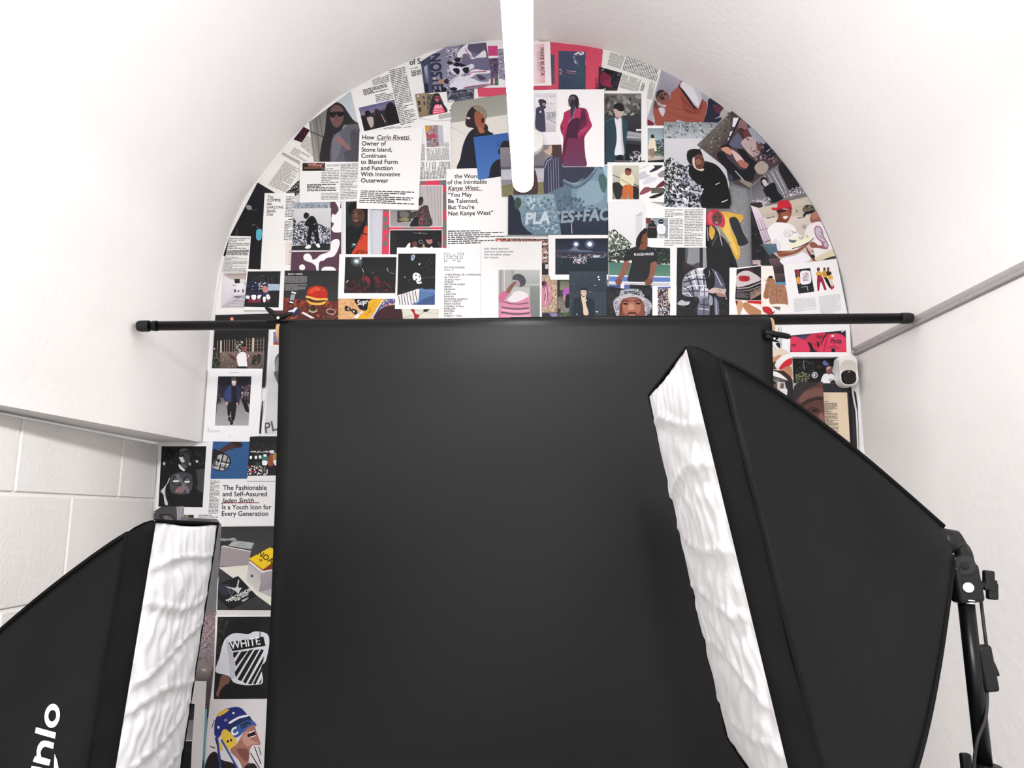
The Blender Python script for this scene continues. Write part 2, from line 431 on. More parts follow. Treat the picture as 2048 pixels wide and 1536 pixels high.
bm = bmesh.new(); tube(bm, [q(1932, 1206), q(1932, 1200)], .0125, 20); tube(bm, [q(1931.5, 1200), q(1931.5, 1198)], .0155, 24); tube(bm, [q(1931, 1199), q(1929, 1180)], .007, 16)
link('chrome_spigot', bm, M['chrome'], t)
# tilt bracket
bk = bmesh.new(); rz = Matrix.Rotation(-.09, 3, 'Y')
box(bk, q(1929, 1166), (.040, .030, .058), rz, .006)
box(bk, q(1926, 1140, .002), (.034, .026, .05), Matrix.Rotation(-.2, 3, 'Y'), .006)
link('bracket', bk, M['plastic'], t)
bm = bmesh.new(); tube(bm, [q(1930, 1130, -.018), q(1930, 1130, .018)], .0145, 28); link('pivot_disc', bm, M['plastic'], t)
bm = bmesh.new(); tube(bm, [q(1930, 1130, -.0215), q(1930, 1130, -.017)], .006, 6); link('pivot_bolt', bm, M['black'], t)
bm = bmesh.new(); tube(bm, [q(1912, 1074), q(1919, 1090), q(1926, 1112), q(1929, 1130)], [.009, .0105, .011, .011], 16); link('arm', bm, M['plastic'], t, True)
bm = bmesh.new(); tube(bm, [q(1937, 1175, -.0195), q(1937, 1175, -.0150)], .0075, 24); link('spigot_hole', bm, M['chrome'], t)
bm = bmesh.new(); tube(bm, [q(1952, 1169), q(1966, 1170)], .006, 12)
box(bm, q(1977, 1158), (.0155, .011, .026), Matrix.Rotation(.1, 3, 'Y'), .003); box(bm, q(1984, 1182), (.0155, .011, .026), Matrix.Rotation(.1, 3, 'Y'), .003)
box(bm, q(1979, 1170), (.017, .012, .02), Matrix.Rotation(.35, 3, 'Y'), .003)
link('wing_knob', bm, M['plastic'], t)
bm = bmesh.new(); tube(bm, [q(1975, 1529), q(1975, 1545)], .019, 24); box(bm, q(1932, 1528), (.014, .012, .030), None, .003); tube(bm, [q(1936, 1536), q(1960, 1536)], .005, 10)
link('locking_collar', bm, M['plastic'], t)
# power lead with its rocker switch
cpts = [q(1922, 1084, .01), q(1934, 1092, .01), q(1943, 1110, .012), q(1947, 1135, .02), q(1953, 1165, .025), q(1960, 1190, .02), q(1964, 1220, .012), q(1969, 1262), q(1973, 1292)]
t2 = empty('power_lead', q(1973, 1330), 'thin black power lead with rocker switch hanging beside the light stand pole', 'cable')
bm = bmesh.new(); tube(bm, crom([tuple(p) for p in cpts], 5, False), .0026, 8)
cp2 = [q(1973, 1378), q(1974, 1400, -.004), q(1970, 1440, -.014), q(1955, 1480, -.02), q(1948, 1530, -.016), q(1948, 1600, -.014), q(1955, 1750, -.02)]
tube(bm, crom([tuple(p) for p in cp2], 5, False), .0026, 8); link('cable', bm, M['rubber'], t2, True)
bm = bmesh.new(); box(bm, q(1972, 1336), (.022, .018, .068), Matrix.Rotation(-.09, 3, 'Y'), .005); link('switch_body', bm, M['plastic'], t2)
bm = bmesh.new(); box(bm, q(1987, 1338), (.008, .010, .021), Matrix.Rotation(-.3, 3, 'Y'), .002); link('rocker', bm, M['black'], t2)

# ---------------------------------------------------------------- security camera on the right corner of the collage wall
cc = at(1699, 739, 2.545)
t = empty('security_camera', cc, 'small white security camera with black lens fixed in the corner right of the collage', 'camera')
def rsq(bm, c, w, h, y0, y1, r, e0=1.0, e1=1.0, n=10, rx=0):
    rings = []
    for yy, e in ((y0, e0), (y0 + .006, e1 + (e0 - e1) * .1), (y1, 1)):
        pts = []
        for k, (sx, sz) in enumerate(((1, 1), (-1, 1), (-1, -1), (1, -1))):
            for i in range(n + 1):
                a = k * math.pi / 2 + i * math.pi / 2 / n
                pts.append(Vector((c[0] + ((w / 2 - r) * sx + r * math.cos(a)) * e, yy, c[2] + ((h / 2 - r) * sz + r * math.sin(a)) * e)))
        rings.append([bm.verts.new(p) for p in pts])
    m = len(rings[0])
    for a, b in zip(rings, rings[1:]):
        for i in range(m): bm.faces.new((a[i], b[i], b[(i + 1) % m], a[(i + 1) % m]))
    bm.faces.new(rings[0]); bm.faces.new(rings[-1][::-1])
bm = bmesh.new(); rsq(bm, cc, .064, .114, 2.545, 2.594, .026, .88, 1.0); link('housing', bm, M['white'], t, False)
cl = at(1698, 754, 2.543)
bm = bmesh.new(); rsq(bm, (cl.x, 0, cl.z), .050, .050, 2.539, 2.547, .019, .92, 1.0); link('lens_window', bm, M['lens'], t)
bm = bmesh.new(); cu = at(1698, 735, 2.543); tube(bm, [Vector((cu.x, 2.5435, cu.z)), Vector((cu.x, 2.548, cu.z))], .028, 32); link('sensor_dome', bm, mat('pale_sensor', 'd9d5cc', .5), t)
bm = bmesh.new(); ce = at(1698, 743.5, 2.538); tube(bm, [Vector((ce.x, 2.5385, ce.z)), Vector((ce.x, 2.541, ce.z))], .0024, 16); link('indicator', bm, M['trim'], t)
bm = bmesh.new(); pts = [at(1703, 768, 2.585), at(1708, 800, 2.592), at(1713, 830, 2.592), at(1716, 900, 2.592), at(1720, 1000, 2.592), at(1725, 1150, 2.592)]
tube(bm, crom([tuple(p) for p in pts], 6, False), .0030, 8)
tag(link('camera_cable', bm, M['wcable'], org=pts[0], smooth=True), 'thin white cable running down the wall corner below the security camera', 'cable')
# ---------------------------------------------------------------- the collage
FR = dict(A=(600, 80, 5.908), B=(820, 80, 5.908), C=(1040, 80, 5.908), E=(1260, 120, 5.908), F=(430, 240, 5.908), G=(560, 300, 5.908),
          H=(760, 300, 5.908), I=(1000, 260, 5.908), J=(1200, 320, 5.908), K=(1380, 200, 5.908), L=(1440, 400, 5.908), M=(420, 440, 5.908),
          N=(640, 460, 5.908), O=(860, 440, 5.908), P=(1060, 450, 5.908), Q=(1280, 480, 5.908), R=(1500, 600, 5.908), S=(400, 640, 5.91),
          T=(300, 860, 5.689), U=(380, 1020, 6.982), V=(360, 1200, 4.571), X=(0, 0, 1))
def wp(x, y):
    X, Dd, Z = ray(x, y); return (X / Dd * D, EYE + Z / Dd * D)
def hull(ps):
    ps = sorted(set(ps)); 
    def half(ps):
        h = []
        for p in ps:
            while len(h) > 1 and (h[-1][0] - h[-2][0]) * (p[1] - h[-2][1]) - (h[-1][1] - h[-2][1]) * (p[0] - h[-2][0]) <= 0: h.pop()
            h.append(p)
        return h[:-1]
    return half(ps) + half(ps[::-1])
def sh(poly, clip):
    "cut poly by a convex counter-clockwise outline"
    for i in range(len(clip)):
        a, b = clip[i], clip[(i + 1) % len(clip)]
        def s(p): return (b[0] - a[0]) * (p[1] - a[1]) - (b[1] - a[1]) * (p[0] - a[0])
        out = []
        for j in range(len(poly)):
            p, q_ = poly[j - 1], poly[j]; sp, sq = s(p), s(q_)
            if (sp >= 0) != (sq >= 0):
                t = sp / (sp - sq); out.append(tuple(p[k] + (q_[k] - p[k]) * t for k in range(len(p))))
            if sq >= 0: out.append(q_)
        poly = out
        if len(poly) < 3: return []
    return poly
ARC = hull([(x * .998, EYE + z - .002) for x, z in arch] + [(-1.116, EYE + .2), (1.168, EYE + .2)])
_tc = {}
def glyphs(s):
    k = s
    if k not in _tc:
        cu = bpy.data.curves.new('t', 'FONT'); cu.body = s; cu.size = 1; cu.resolution_u = 3
        o = bpy.data.objects.new('t', cu); C.objects.link(o); dg = bpy.context.evaluated_depsgraph_get(); dg.update()
        me = bpy.data.meshes.new_from_object(o.evaluated_get(dg))
        _tc[k] = [[(me.vertices[i].co.x, me.vertices[i].co.y) for i in p.vertices] for p in me.polygons]
        bpy.data.objects.remove(o); bpy.data.curves.remove(cu); bpy.data.meshes.remove(me)
    return _tc[k]
PLACED = []
def overlap(a, b):
    for P_, Q_ in ((a, b), (b, a)):
        for i in range(len(P_)):
            x0, y0 = P_[i - 1]; x1, y1 = P_[i]; nx, ny = y1 - y0, x0 - x1; l = math.hypot(nx, ny) or 1
            m = max(nx * x + ny * y for x, y in P_) / l; n = min(nx * x + ny * y for x, y in Q_) / l
            if n > m - .002: return False
    return True
class Part:
    def __init__(s, name): s.name = name; s.v = []; s.f = []; s.c = []
    def face(s, pts, y, cols):
        b = len(s.v); s.v += [(p[0], y, p[1]) for p in pts]; s.f.append(tuple(range(b, b + len(pts)))); s.c.append(cols)
def build_part(pt, parent, root_loc):
    me = bpy.data.meshes.new(pt.name); me.from_pydata([(x - root_loc[0], y - root_loc[1], z - root_loc[2]) for x, y, z in pt.v], [], pt.f)
    ca = me.color_attributes.new('ink', 'FLOAT_COLOR', 'CORNER'); k = 0; flat = []
    for f, c in zip(pt.f, pt.c):
        for i in range(len(f)): flat += (c[i] if isinstance(c, list) else c)
    ca.data.foreach_set('color', flat); me.materials.append(pm)
    o = bpy.data.objects.new(pt.name, me); C.objects.link(o)
    if parent: o.parent = parent
    else: o.location = root_loc
    return o
def nums(s): return [tuple(float(a) for a in q_.split(',')) for q_ in s.split()]
def P(fr, name, label, cat, outline, col, art='', group=None):
    x0, y0, sc = FR[fr]
    def W(p): return wp(x0 + p[0] / sc, y0 + p[1] / sc)
    ol = [W(p) for p in nums(outline)]
    def ccw(ps): return ps if sum(ps[i - 1][0] * ps[i][1] - ps[i][0] * ps[i - 1][1] for i in range(len(ps))) > 0 else ps[::-1]
    arc = min(z for _, z in ol) > EYE + .235
    def trim(ps):
        return sh(ps, ARC) if arc else ps
    H = hull([tuple(p) for p in ol]); lay = 1 + max([l for h, l in PLACED if overlap(h, H)] or [0]); PLACED.append((H, lay))
    yf = D - .0006 - lay * .0013
    sheet = ccw(trim(ol))
    if len(sheet) < 3: print('EMPTY', label); return
    root = (sum(p[0] for p in sheet) / len(sheet), yf, sum(p[1] for p in sheet) / len(sheet))
    lc = lin(col)
    parts = [Part('sheet')]; cur = parts[0]
    n = len(sheet); b = 0
    cur.v += [(p[0], yf, p[1]) for p in sheet] + [(p[0], yf + .0004, p[1]) for p in sheet]
    cur.f.append(tuple(range(n))); cur.c.append(lc); cur.f.append(tuple(range(2 * n - 1, n - 1, -1))); cur.c.append(lc)
    for i in range(n):
        j = (i + 1) % n; cur.f.append((i, i + n, j + n, j)); cur.c.append(lc)
    clip = ccw(hull([tuple(p) for p in ol])); k = 0; rnd = random.Random(label)
    def put(pts, cols, yy, cl=None):
        if isinstance(cols, list):
            q_ = [tuple(p) + tuple(c) for p, c in zip(pts, cols)]
        else: q_ = [tuple(p) for p in pts]
        if sum(q_[i - 1][0] * q_[i][1] - q_[i][0] * q_[i - 1][1] for i in range(len(q_))) < 0: q_ = q_[::-1]
        q_ = sh(q_, cl or clip)
        if q_ and arc: q_ = sh(q_, ARC)
        if len(q_) < 3: return
        cur.face([p[:2] for p in q_], yy, [p[2:] for p in q_] if isinstance(cols, list) else cols)
    for ln in art.strip().split('\n'):
        ln = ln.strip()
        if not ln: continue
        k += 1; yy = yf - .000025 * k
        op, _, rest = ln.partition(' ')
        if op[0] == '@':
            nm = op[1:]; cur = Part(nm); parts.append(cur)
            if rest:
                c, _, r = rest.partition(' '); ps = [W(p) for p in nums(r)]; clip = ccw(hull(ps)); put(ps, lin(c), yy)
            else: clip = ccw(H)
        elif op in 'ps':
            c, _, r = rest.partition(' '); ps = nums(r)
            if op == 's': ps = crom(ps, 4)
            put([W(p) for p in ps], lin(c), yy)
        elif op == 'g':      # four corners, first two take the first colour
            a, b, r = rest.split(' ', 2); ps = nums(r); put([W(p) for p in ps], [lin(a), lin(a), lin(b), lin(b)], yy)
        elif op == 'e':
            c, cx, cy, rx, ry, *ro = rest.replace(',', ' ').split(); cx, cy, rx, ry = map(float, (cx, cy, rx, ry)); ro = math.radians(float(ro[0])) if ro else 0
            put([W((cx + rx * math.cos(a) * math.cos(ro) - ry * math.sin(a) * math.sin(ro), cy + rx * math.cos(a) * math.sin(ro) + ry * math.sin(a) * math.cos(ro)))
                 for a in [i * math.pi / 10 for i in range(20)]], lin(c), yy)
        elif op == 'l':
            c, wd, r = rest.split(' ', 2); ps = nums(r); wd = float(wd) / 2
            for (ax, ay), (bx, by) in zip(ps, ps[1:]):
                dx, dy = bx - ax, by - ay; l = math.hypot(dx, dy) or 1; nx, ny = -dy / l * wd, dx / l * wd
                put([W(p) for p in ((ax + nx, ay + ny), (bx + nx, by + ny), (bx - nx, by - ny), (ax - nx, ay - ny))], lin(c), yy)
        elif op == 'n':      # flecks: colours, size, count, region
            cs, sz, ct, r = rest.split(' ', 3); cs = cs.split('/'); sz = float(sz) * .72; ct = int(int(ct) * 1.7); ps = nums(r); cl = ccw([W(p) for p in ps])
            xs = [p[0] for p in ps]; ysx = [p[1] for p in ps]; cl2 = hull(cl)
            for i in range(int(ct)):
                cx, cy = rnd.uniform(min(xs), max(xs)), rnd.uniform(min(ysx), max(ysx)); a = rnd.uniform(0, 3.14); m = rnd.randint(4, 6)
                s1, s2 = sz * rnd.uniform(.5, 1.3), sz * rnd.uniform(.25, .7)
                pp = []
                for j in range(m):
                    t = 2 * math.pi * j / m; ex, ey = s1 * math.cos(t) * rnd.uniform(.7, 1.2), s2 * math.sin(t) * rnd.uniform(.7, 1.2)
                    pp.append((cx + ex * math.cos(a) - ey * math.sin(a), cy + ex * math.sin(a) + ey * math.cos(a)))
                q_ = [W(p) for p in pp]; q_ = q_ if sum(q_[i_ - 1][0] * q_[i_][1] - q_[i_][0] * q_[i_ - 1][1] for i_ in range(len(q_))) > 0 else q_[::-1]
                q_ = sh(q_, cl2)
                if len(q_) > 2: put(q_, lin(rnd.choice(cs)), yy - .000024 * i / int(ct))
        elif op == 'L':      # lines of small print: rows, colour, ink height, four corners from the reading side
            nr, c, fh, r = rest.split(' ', 3); a, b, c2, d = nums(r); nr = int(nr); fh = float(fh); c = lin(c)
            wl = math.hypot(b[0] - a[0], b[1] - a[1]); hl = math.hypot(d[0] - a[0], d[1] - a[1]) / nr
            def bil(u, v): return tuple((a[i] * (1 - u) + b[i] * u) * (1 - v) + (d[i] * (1 - u) + c2[i] * u) * v for i in (0, 1))
            for i in range(nr):
                u = 0; end = 1 if rnd.random() < .8 else rnd.uniform(.4, .95)
                while u < end:
                    ww = rnd.uniform(.6, 3.2) * hl / wl * 1.2; e = min(u + ww, end); v0 = (i + .5 - fh / 2) / nr; v1 = (i + .5 + fh / 2) / nr
                    put([W(bil(u, v0)), W(bil(e, v0)), W(bil(e, v1)), W(bil(u, v1))], c, yy); u = e + .38 * hl / wl
        elif op in 'tT':     # text: colour, size, x, y, angle, slant, width factor, words
            if ',' in rest.split(' ')[2]: rest = rest.replace(',', ' ', 1)
            c, sz, x, y, an, sl, wf, s_ = rest.split(' ', 7); sz, x, y, an, sl, wf = map(float, (sz, x, y, an, sl, wf)); an = math.radians(an); c = lin(c)
            d = .016 if op == 't' else .035
            for poly in glyphs(s_):
                for ii, (ox, oy) in enumerate(((-d, -d), (d, -d), (d, d), (-d, d))):
                    pp = []
                    for gx, gy in poly:
                        gx += ox + .012; gy += oy; gx = (gx + gy * sl) * sz * wf; gy = gy * sz
                        pp.append(W((x + gx * math.cos(an) + gy * math.sin(an), y + gx * math.sin(an) - gy * math.cos(an))))
                    put(pp, c, yy - ii * .000005)
    parts = [p for p in parts if p.f]
    if len(parts) == 1:
        o = build_part(parts[0], None, root); o.name = name; o.data.name = name; tag(o, label, cat, group)
    else:
        e = empty(name, root, label, cat, group)
        for p in parts: build_part(p, e, root)
G1 = 'magazine cuttings pasted on the end wall'
PG, PR, PO = 'magazine_page', 'photo_print', 'poster'
CM, CP, CO = 'magazine page', 'photo print', 'poster'
W_ = 'ececec'
P('F', PR, 'dark photo cutting with a pale blue cup, at the left foot of the arch curve', CP, '505,740 760,880 720,1560 590,1980 100,1600 180,1370', '131318', '''
g 1d1b22 101014 505,745 720,865 700,1100 380,950
s 5bb0c8 495,1300 555,1300 550,1400 520,1425 490,1400
s 8f8d92 370,1010 425,1015 435,1060 385,1060
l 5a5a55 6 440,1070 510,1065
l a9a7aa 5 490,1265 515,1270
s 3a3438 255,1290 275,1300 270,1370 245,1370
l c9c9c9 4 440,1240 480,1245
''')
P('F', PR, 'small black and white cutting of dark bushes between slanted text page and COMME page', CP, '820,880 1000,700 1030,700 1035,1030 940,1030 850,900', '17181b', '''
n d8d8da/8d8d90/50525a 18 60 850,720 1010,700 1010,900 860,880
s d9d9d6 945,905 1005,895 1030,1020 945,985
''')
P('F', PG, 'slanted text page with a dark red photo corner along the upper left arch', CM, '508,742 1112,20 1175,540 1000,705 838,868 720,868', 'e9e8e3', '''
@photograph 2a1220 1050,85 1125,125 1030,272 930,235
n 5a1530/3d1026/8a2030/14101a 16 60 1050,85 1125,125 1030,272 930,235
@body_text
L 4 55 .6 790,375 1050,515 1020,545 765,400
L 7 7a .5 940,325 1130,430 1070,500 885,400
L 13 7a .5 1090,190 1165,230 1160,440 1010,310
L 24 7a .5 830,490 1010,590 840,862 630,775
l 55 3 565,665 885,250
''')
P('F', PG, 'tall page headed The COMME des GARCONS Family Tree with a narrow text column', CM, '590,868 945,868 920,1980 530,1980', 'eeeeec', '''
@photograph e6dbd4 835,1450 910,1450 905,1715 830,1720
n 2a2424/8a6a50/4a3a30 10 26 880,1470 912,1470 905,1715 868,1715
@headline
t 22 46 622,930 0 0 .95 The
t 22 46 617,968 0 0 .98 COMME
t 22 46 614,1008 0 0 .95 des
t 22 46 611,1050 0 0 .90 GARÇONS
t 22 42 610,1090 0 .3 .95 Family
t 22 42 608,1130 0 .3 .95 Tree
l 7a3050 4 608,1094 735,1090
l 7a3050 4 606,1134 690,1131
@body_text
L 14 70 .5 845,900 940,905 932,1155 830,1150
L 1 30 .7 870,1170 925,1170 925,1188 870,1188
L 13 70 .5 828,1192 925,1195 908,1430 815,1425
''')
P('A', PG, 'tilted text page with a small dusk photo of seated friends, upper left of the arch', CM, '600,600 1250,230 1440,190 1640,1000 1330,1120 715,1100', W_, '''
@photograph 2c2a3a 695,805 1115,708 1182,985 760,1082
g 5c5a86 8a7f9a 697,806 1113,710 1130,790 715,900
n 201c24/3a2c34/15141a/5a4450 26 50 720,900 1120,760 1180,985 760,1080
s 17141a 770,850 800,835 830,850 830,890 800,905 775,885
s 1a161c 735,950 790,915 830,930 870,1060 770,1080 745,1010
s b9a9a4 795,920 860,915 870,1000 840,1040 800,960
s 3a2226 880,830 910,815 935,840 920,880 890,875
s 251c20 890,880 960,890 1010,1010 900,1040
s 18151a 1020,780 1080,740 1130,800 1170,980 1060,1010 1010,900
l c8a8a8 7 960,880 1010,980
@body_text
L 5 66 .5 850,480 1040,385 1058,495 865,545
L 5 30 .6 740,590 1025,515 1045,590 757,662
L 5 66 .5 885,650 1095,605 1115,700 905,745
L 33 66 .5 1050,360 1240,315 1385,965 1190,1015
L 5 66 .5 985,1045 1185,1000 1205,1080 1000,1105
L 4 66 .5 1200,1040 1310,1015 1330,1080 1210,1110
t 1c 92 1296,300 -8 0 .95 of S
L 1 66 .6 1300,340 1400,320 1402,335 1302,352
L 4 40 .6 1312,368 1430,348 1440,410 1322,438
''')
P('A', PR, 'photo of a person with long dark hair, sunglasses and grey coat', CP, '105,975 600,610 716,1098 700,1455 165,1475', '8b8a88', '''
g 7c7b79 96948f 105,975 340,800 340,1470 165,1475
l 6a6866 14 190,900 240,1460
l a3a19c 12 140,960 200,1460
l 5e5c5b 8 230,880 290,1300
l 55524f 16 115,1080 300,1160
g b8c2cc c4cad0 430,740 605,600 690,980 560,900
s 2b262b 330,810 380,755 440,740 510,775 570,860 640,960 700,1000 600,1010 520,1010 480,1100 400,1200 375,1300 380,1465 240,1465 250,1260 295,1080 310,920
s 5f5f69 560,1010 640,995 710,1010 716,1100 702,1455 380,1470 375,1200 420,1120 500,1060
s 4d4c56 600,1080 715,1110 710,1450 560,1460 520,1330 600,1290
s 70717e 390,1180 470,1100 480,1300 390,1440
s 6d5252 362,830 400,780 460,775 510,820 520,900 500,980 460,1030 415,1035 375,980 352,900
s 19171b 345,862 400,852 520,852 520,885 490,908 450,905 432,880 400,920 360,905
s 8a5152 400,975 440,960 475,975 445,990
l 4c3436 5 436,905 426,935 444,942
s 7c6062 375,930 400,925 400,960 380,955
l 4c3436 3 400,975 475,976
s 8e6c6b 410,1180 450,1148 500,1160 545,1220 605,1290 575,1305 510,1255 450,1225
l 3a3a42 5 610,1100 715,1130
l 3a3a42 5 600,1200 705,1220
l 3a3a42 5 560,1310 700,1290
l 888995 5 390,1120 470,1160
''')
P('B', PG, 'white page with rotated text columns and a tiny rack of shoes photo', CM, '20,985 480,950 535,1240 560,1490 500,1700 10,1780', W_, '''
@photograph 9a8a90 178,1015 385,1010 405,1262 202,1270
p b8bcca 330,1012 385,1010 405,1262 345,1265
n 1c1c22/30343c/e0a030/a8304a/c05a6a/d8d4d6 15 70 180,1015 330,1012 345,1268 205,1270
p d99a2c 185,1022 225,1020 230,1080 192,1085
p b04a5c 200,1120 310,1115 312,1160 205,1165
@body_text
L 12 60 .5 40,1430 30,1240 172,1235 180,1425
L 24 60 .5 205,1430 195,1285 460,1275 470,1420
L 26 60 .5 45,1660 35,1450 475,1440 495,1635
L 4 60 .5 410,1270 405,1215 455,1212 460,1265
''')
P('G', PR, 'white and maroon camouflage pattern poster', CO, '600,612 735,612 728,1240 705,1440 128,1440 142,1195 560,1190', '573a4b', '''
s ededee 650,600 690,680 700,740 720,600
s ededee 730,690 690,730 660,770 620,765 610,850 640,870 630,900 610,940 640,975 680,980 730,960 740,800
s ededee 605,1100 640,1065 690,1060 710,1100 690,1180 640,1260 560,1280 520,1310 470,1330 460,1420 470,1450 440,1450 425,1380 380,1340 300,1310 280,1270 300,1235 345,1230 375,1260 390,1300 430,1290 480,1245 550,1220 600,1190
s ededee 230,1390 250,1360 285,1362 302,1395 285,1420 245,1420
s ededee 495,1430 520,1390 600,1385 650,1400 660,1440 580,1450
p ededee 142,1190 620,1190 620,1200 530,1206 142,1210
''')
P('G', PR, 'black and white photo of a person in black leaning on patterned rocks', CP, '172,625 578,622 580,690 608,695 600,1198 143,1198', 'c9cace', '''
g 9fb0bd 8f979e 172,625 578,625 575,690 172,700
n 60686a/b8c0c6/454d50 14 50 172,630 578,628 575,690 172,700
g d2d3d6 c6c7cc 172,700 606,695 600,900 165,870
n 1b1c24/34364a/8a8ca0/e0e0ea/5a5c70/0f1014 24 480 160,920 250,850 340,830 600,930 595,1120 150,1130
n 1b1c24/2c3038 22 24 165,800 200,860 180,930 160,930
p 23262a 145,1140 600,1110 592,1198 143,1198
n 3a3e42/1a1c1f 14 40 145,1145 598,1115 592,1198 143,1198
s 121216 300,870 350,800 400,790 440,850 455,960 470,1060 480,1140 440,1140 415,1040 390,960 370,1040 365,1130 325,1120 330,1000 345,920 300,900
s 161519 285,770 310,745 345,760 350,790 320,820 290,810
s 4a3a38 335,770 352,780 345,800 330,800
l e8e8ea 5 405,885 425,880
l e8e8ea 5 415,965 440,960
s eeeeee 300,1160 340,1125 372,1140 360,1168 320,1172
s eeeeee 430,1130 460,1108 480,1150 455,1160
l eaeaea 5 150,1196 592,1196
''')
P('G', PR, 'close portrait photo of a man in black tee and orange jacket, narrow and upright', CP, '728,612 920,618 1075,705 1078,1250 728,1250', 'e4e5e8', '''
@photograph 1d2226 782,618 1042,618 1040,1242 782,1242
g 2c3436 15181c 782,618 912,618 900,1240 782,1240
s 121212 850,620 960,618 1030,690 1030,780 1005,860 960,900 870,880 850,800 810,740 812,680
s 523930 858,730 900,700 960,705 1000,745 1000,820 960,900 900,915 862,860 850,790
s 3a2822 862,860 900,830 950,835 985,860 950,915 895,912
s 6e5348 880,740 905,730 920,790 890,810
s 8a6a62 870,842 900,830 935,840 905,856
s 1a1412 856,748 884,742 884,752 858,760
s 1a1412 935,748 975,745 975,755 938,758
s 131518 850,900 920,935 1000,880 1040,940 1040,1240 782,1240 782,960
s c8452e 1015,900 1042,950 1042,1242 860,1242 880,1180 930,1090 980,980
l 7a2418 10 1000,950 960,1080
l 1c1412 14 960,985 1036,1010
n 1c1412/3a1812 18 20 890,1220 930,1180 1040,1210 1040,1242 890,1242
t 3f87a0 62 845,1150 0 .2 1 S
s e8f4f8 872,1122 884,1115 896,1122 884,1134
@margin_rule
l b8bcc2 8 1065,710 1065,1250
l c9ccd0 6 750,615 745,1250
''')
P('G', PG, 'pale lilac blank page between the portrait and the pink camouflage page', CM, '1072,700 1220,700 1215,1250 1072,1250', 'c9cbd6')
P('H', PG, 'red and grey camouflage page framing two flash photos of men', CM, '478,372 787,362 783,1180 550,1260 25,1260 38,710 300,600', 'd9405c', '''
s 77726f 480,375 530,372 520,410 480,415
s 77726f 690,365 785,362 785,430 730,420
s 77726f 785,500 740,540 740,720 785,690 
s 77726f 745,860 785,830 783,1020 735,1000
s 77726f 742,1080 785,1040 783,1130 748,1150
s 77726f 40,715 110,712 108,735 60,740
s 77726f 38,790 90,800 95,850 60,870 36,840
s 77726f 36,900 110,880 110,940 50,945
s 77726f 112,990 80,1010 75,1050 112,1060
s 77726f 60,1075 90,1090 95,1130 50,1140 30,1110
s 77726f 230,928 420,922 430,942 300,944
s 77726f 500,928 580,925 620,942 520,944
l f2f2f2 7 480,424 738,424 738,915 118,915 118,712
l f2f2f2 7 112,1250 120,950 736,948 735,1180
@photograph b0a9ab 300,428 735,428 735,912 122,912 122,712
g 8f8a8c a29b9d 122,712 480,712 480,912 122,912
p b9b3b5 480,428 735,428 735,912 600,912
l 8b8688 5 560,430 590,910
l 8b8688 5 600,430 625,910
l 8b8688 5 640,430 660,910
l 8b8688 5 680,430 695,910
l 8b8688 5 715,430 722,910
p 3d3c3a 205,725 370,718 365,850 207,862
s 6a6b66 235,740 300,730 350,760 330,800 250,800
s 8a8060 220,830 300,800 350,830 300,850
s 23232a 470,570 500,560 515,600 500,650 470,660 440,640
s 4a342c 475,600 505,600 500,650 475,665
s 3a3b3c 450,720 490,680 560,660 590,760 610,900 380,912 380,860 430,820 350,810 345,760 390,740
n 5c5c5a/24262a/8a3040/c8405a/707068 17 90 400,720 560,670 605,900 400,910
s 1b1c1f 370,860 420,800 450,800 450,912 360,912
@photograph 1b1b20 122,954 733,954 733,1250 122,1250
p 242429 125,958 190,958 190,1240 125,1240
l 77777c 6 390,985 560,995
l 4a4a4e 6 150,1060 220,1045
e b0b0b4 472,985 9 5
e 8d8d92 485,1090 26 22
e 1b1b20 485,1090 19 15
s e6e6e6 305,1170 330,1120 360,1105 350,1180
s 6e4238 385,1110 410,1085 440,1100 435,1145 400,1155
s e2e2e2 370,1170 410,1150 455,1160 450,1180
s 141416 500,1180 540,1110 600,1120 680,1110 720,1180
s a87a70 545,1060 580,1035 615,1050 618,1100 585,1120 555,1100
s 1a1412 540,1050 580,1030 620,1045 615,1060 560,1065
s b88a80 500,1160 520,1110 535,1150 560,1160 530,1180
s 5a3a38 680,1100 700,1090 722,1130 715,1165
e e8e8e8 610,1158 14 12
''')
P('G', PG, 'text page with a strip of a neon sign photo at its top', CM, '240,150 960,150 940,612 236,632', W_, '''
@photograph 2c1c18 272,165 538,160 538,256 272,258
p 7a5848 290,215 520,210 520,228 290,235
n f0d8c8/e09078/c05038 11 50 330,168 520,165 520,205 330,205
p 1a1412 272,238 538,236 538,256 272,258
@body_text
L 2 78 .45 560,180 705,176 705,205 558,208
L 9 78 .45 498,225 705,220 702,400 492,402
L 5 30 .6 325,412 665,408 670,494 325,500
L 5 78 .45 494,515 700,512 698,598 490,600
L 23 78 .45 720,170 930,165 930,590 718,598
''')
P('X', PG, 'page with the large headline How Carlo Rivetti Owner of Stone Island', CM, '720,265 846,255 837,422 714,419', 'f0f0f0', '''
@headline
T 1b 11.6 724.5,0 0 0 1 .
t 1b 12.4 724.5 281 0 0 1.00 How
t 1b 12.4 753.5 281 0 .25 1.00 Carlo Rivetti
t 1b 12.4 724 293.3 0 0 0.97 Owner of
t 1b 12.4 723.5 305.5 0 0 0.97 Stone Island,
t 1b 12.4 723 317.7 0 0 0.97 Continues
t 1b 12.4 722.5 330 0 0 1.01 to Blend Form
t 1b 12.4 722.5 342.3 0 0 0.99 and Function
t 1b 12.4 722.5 354.6 0 0 0.97 With Innovative
t 1b 12.4 722.5 367 0 0 0.97 Outerwear
l 8c2850 1.0 753,283 823,281.8
@body_text
L 7 30 .5 723,382 829,384.5 829,412 719,408
'''.replace('T 1b 11.6 724.5,0 0 0 1 .\n', ''))
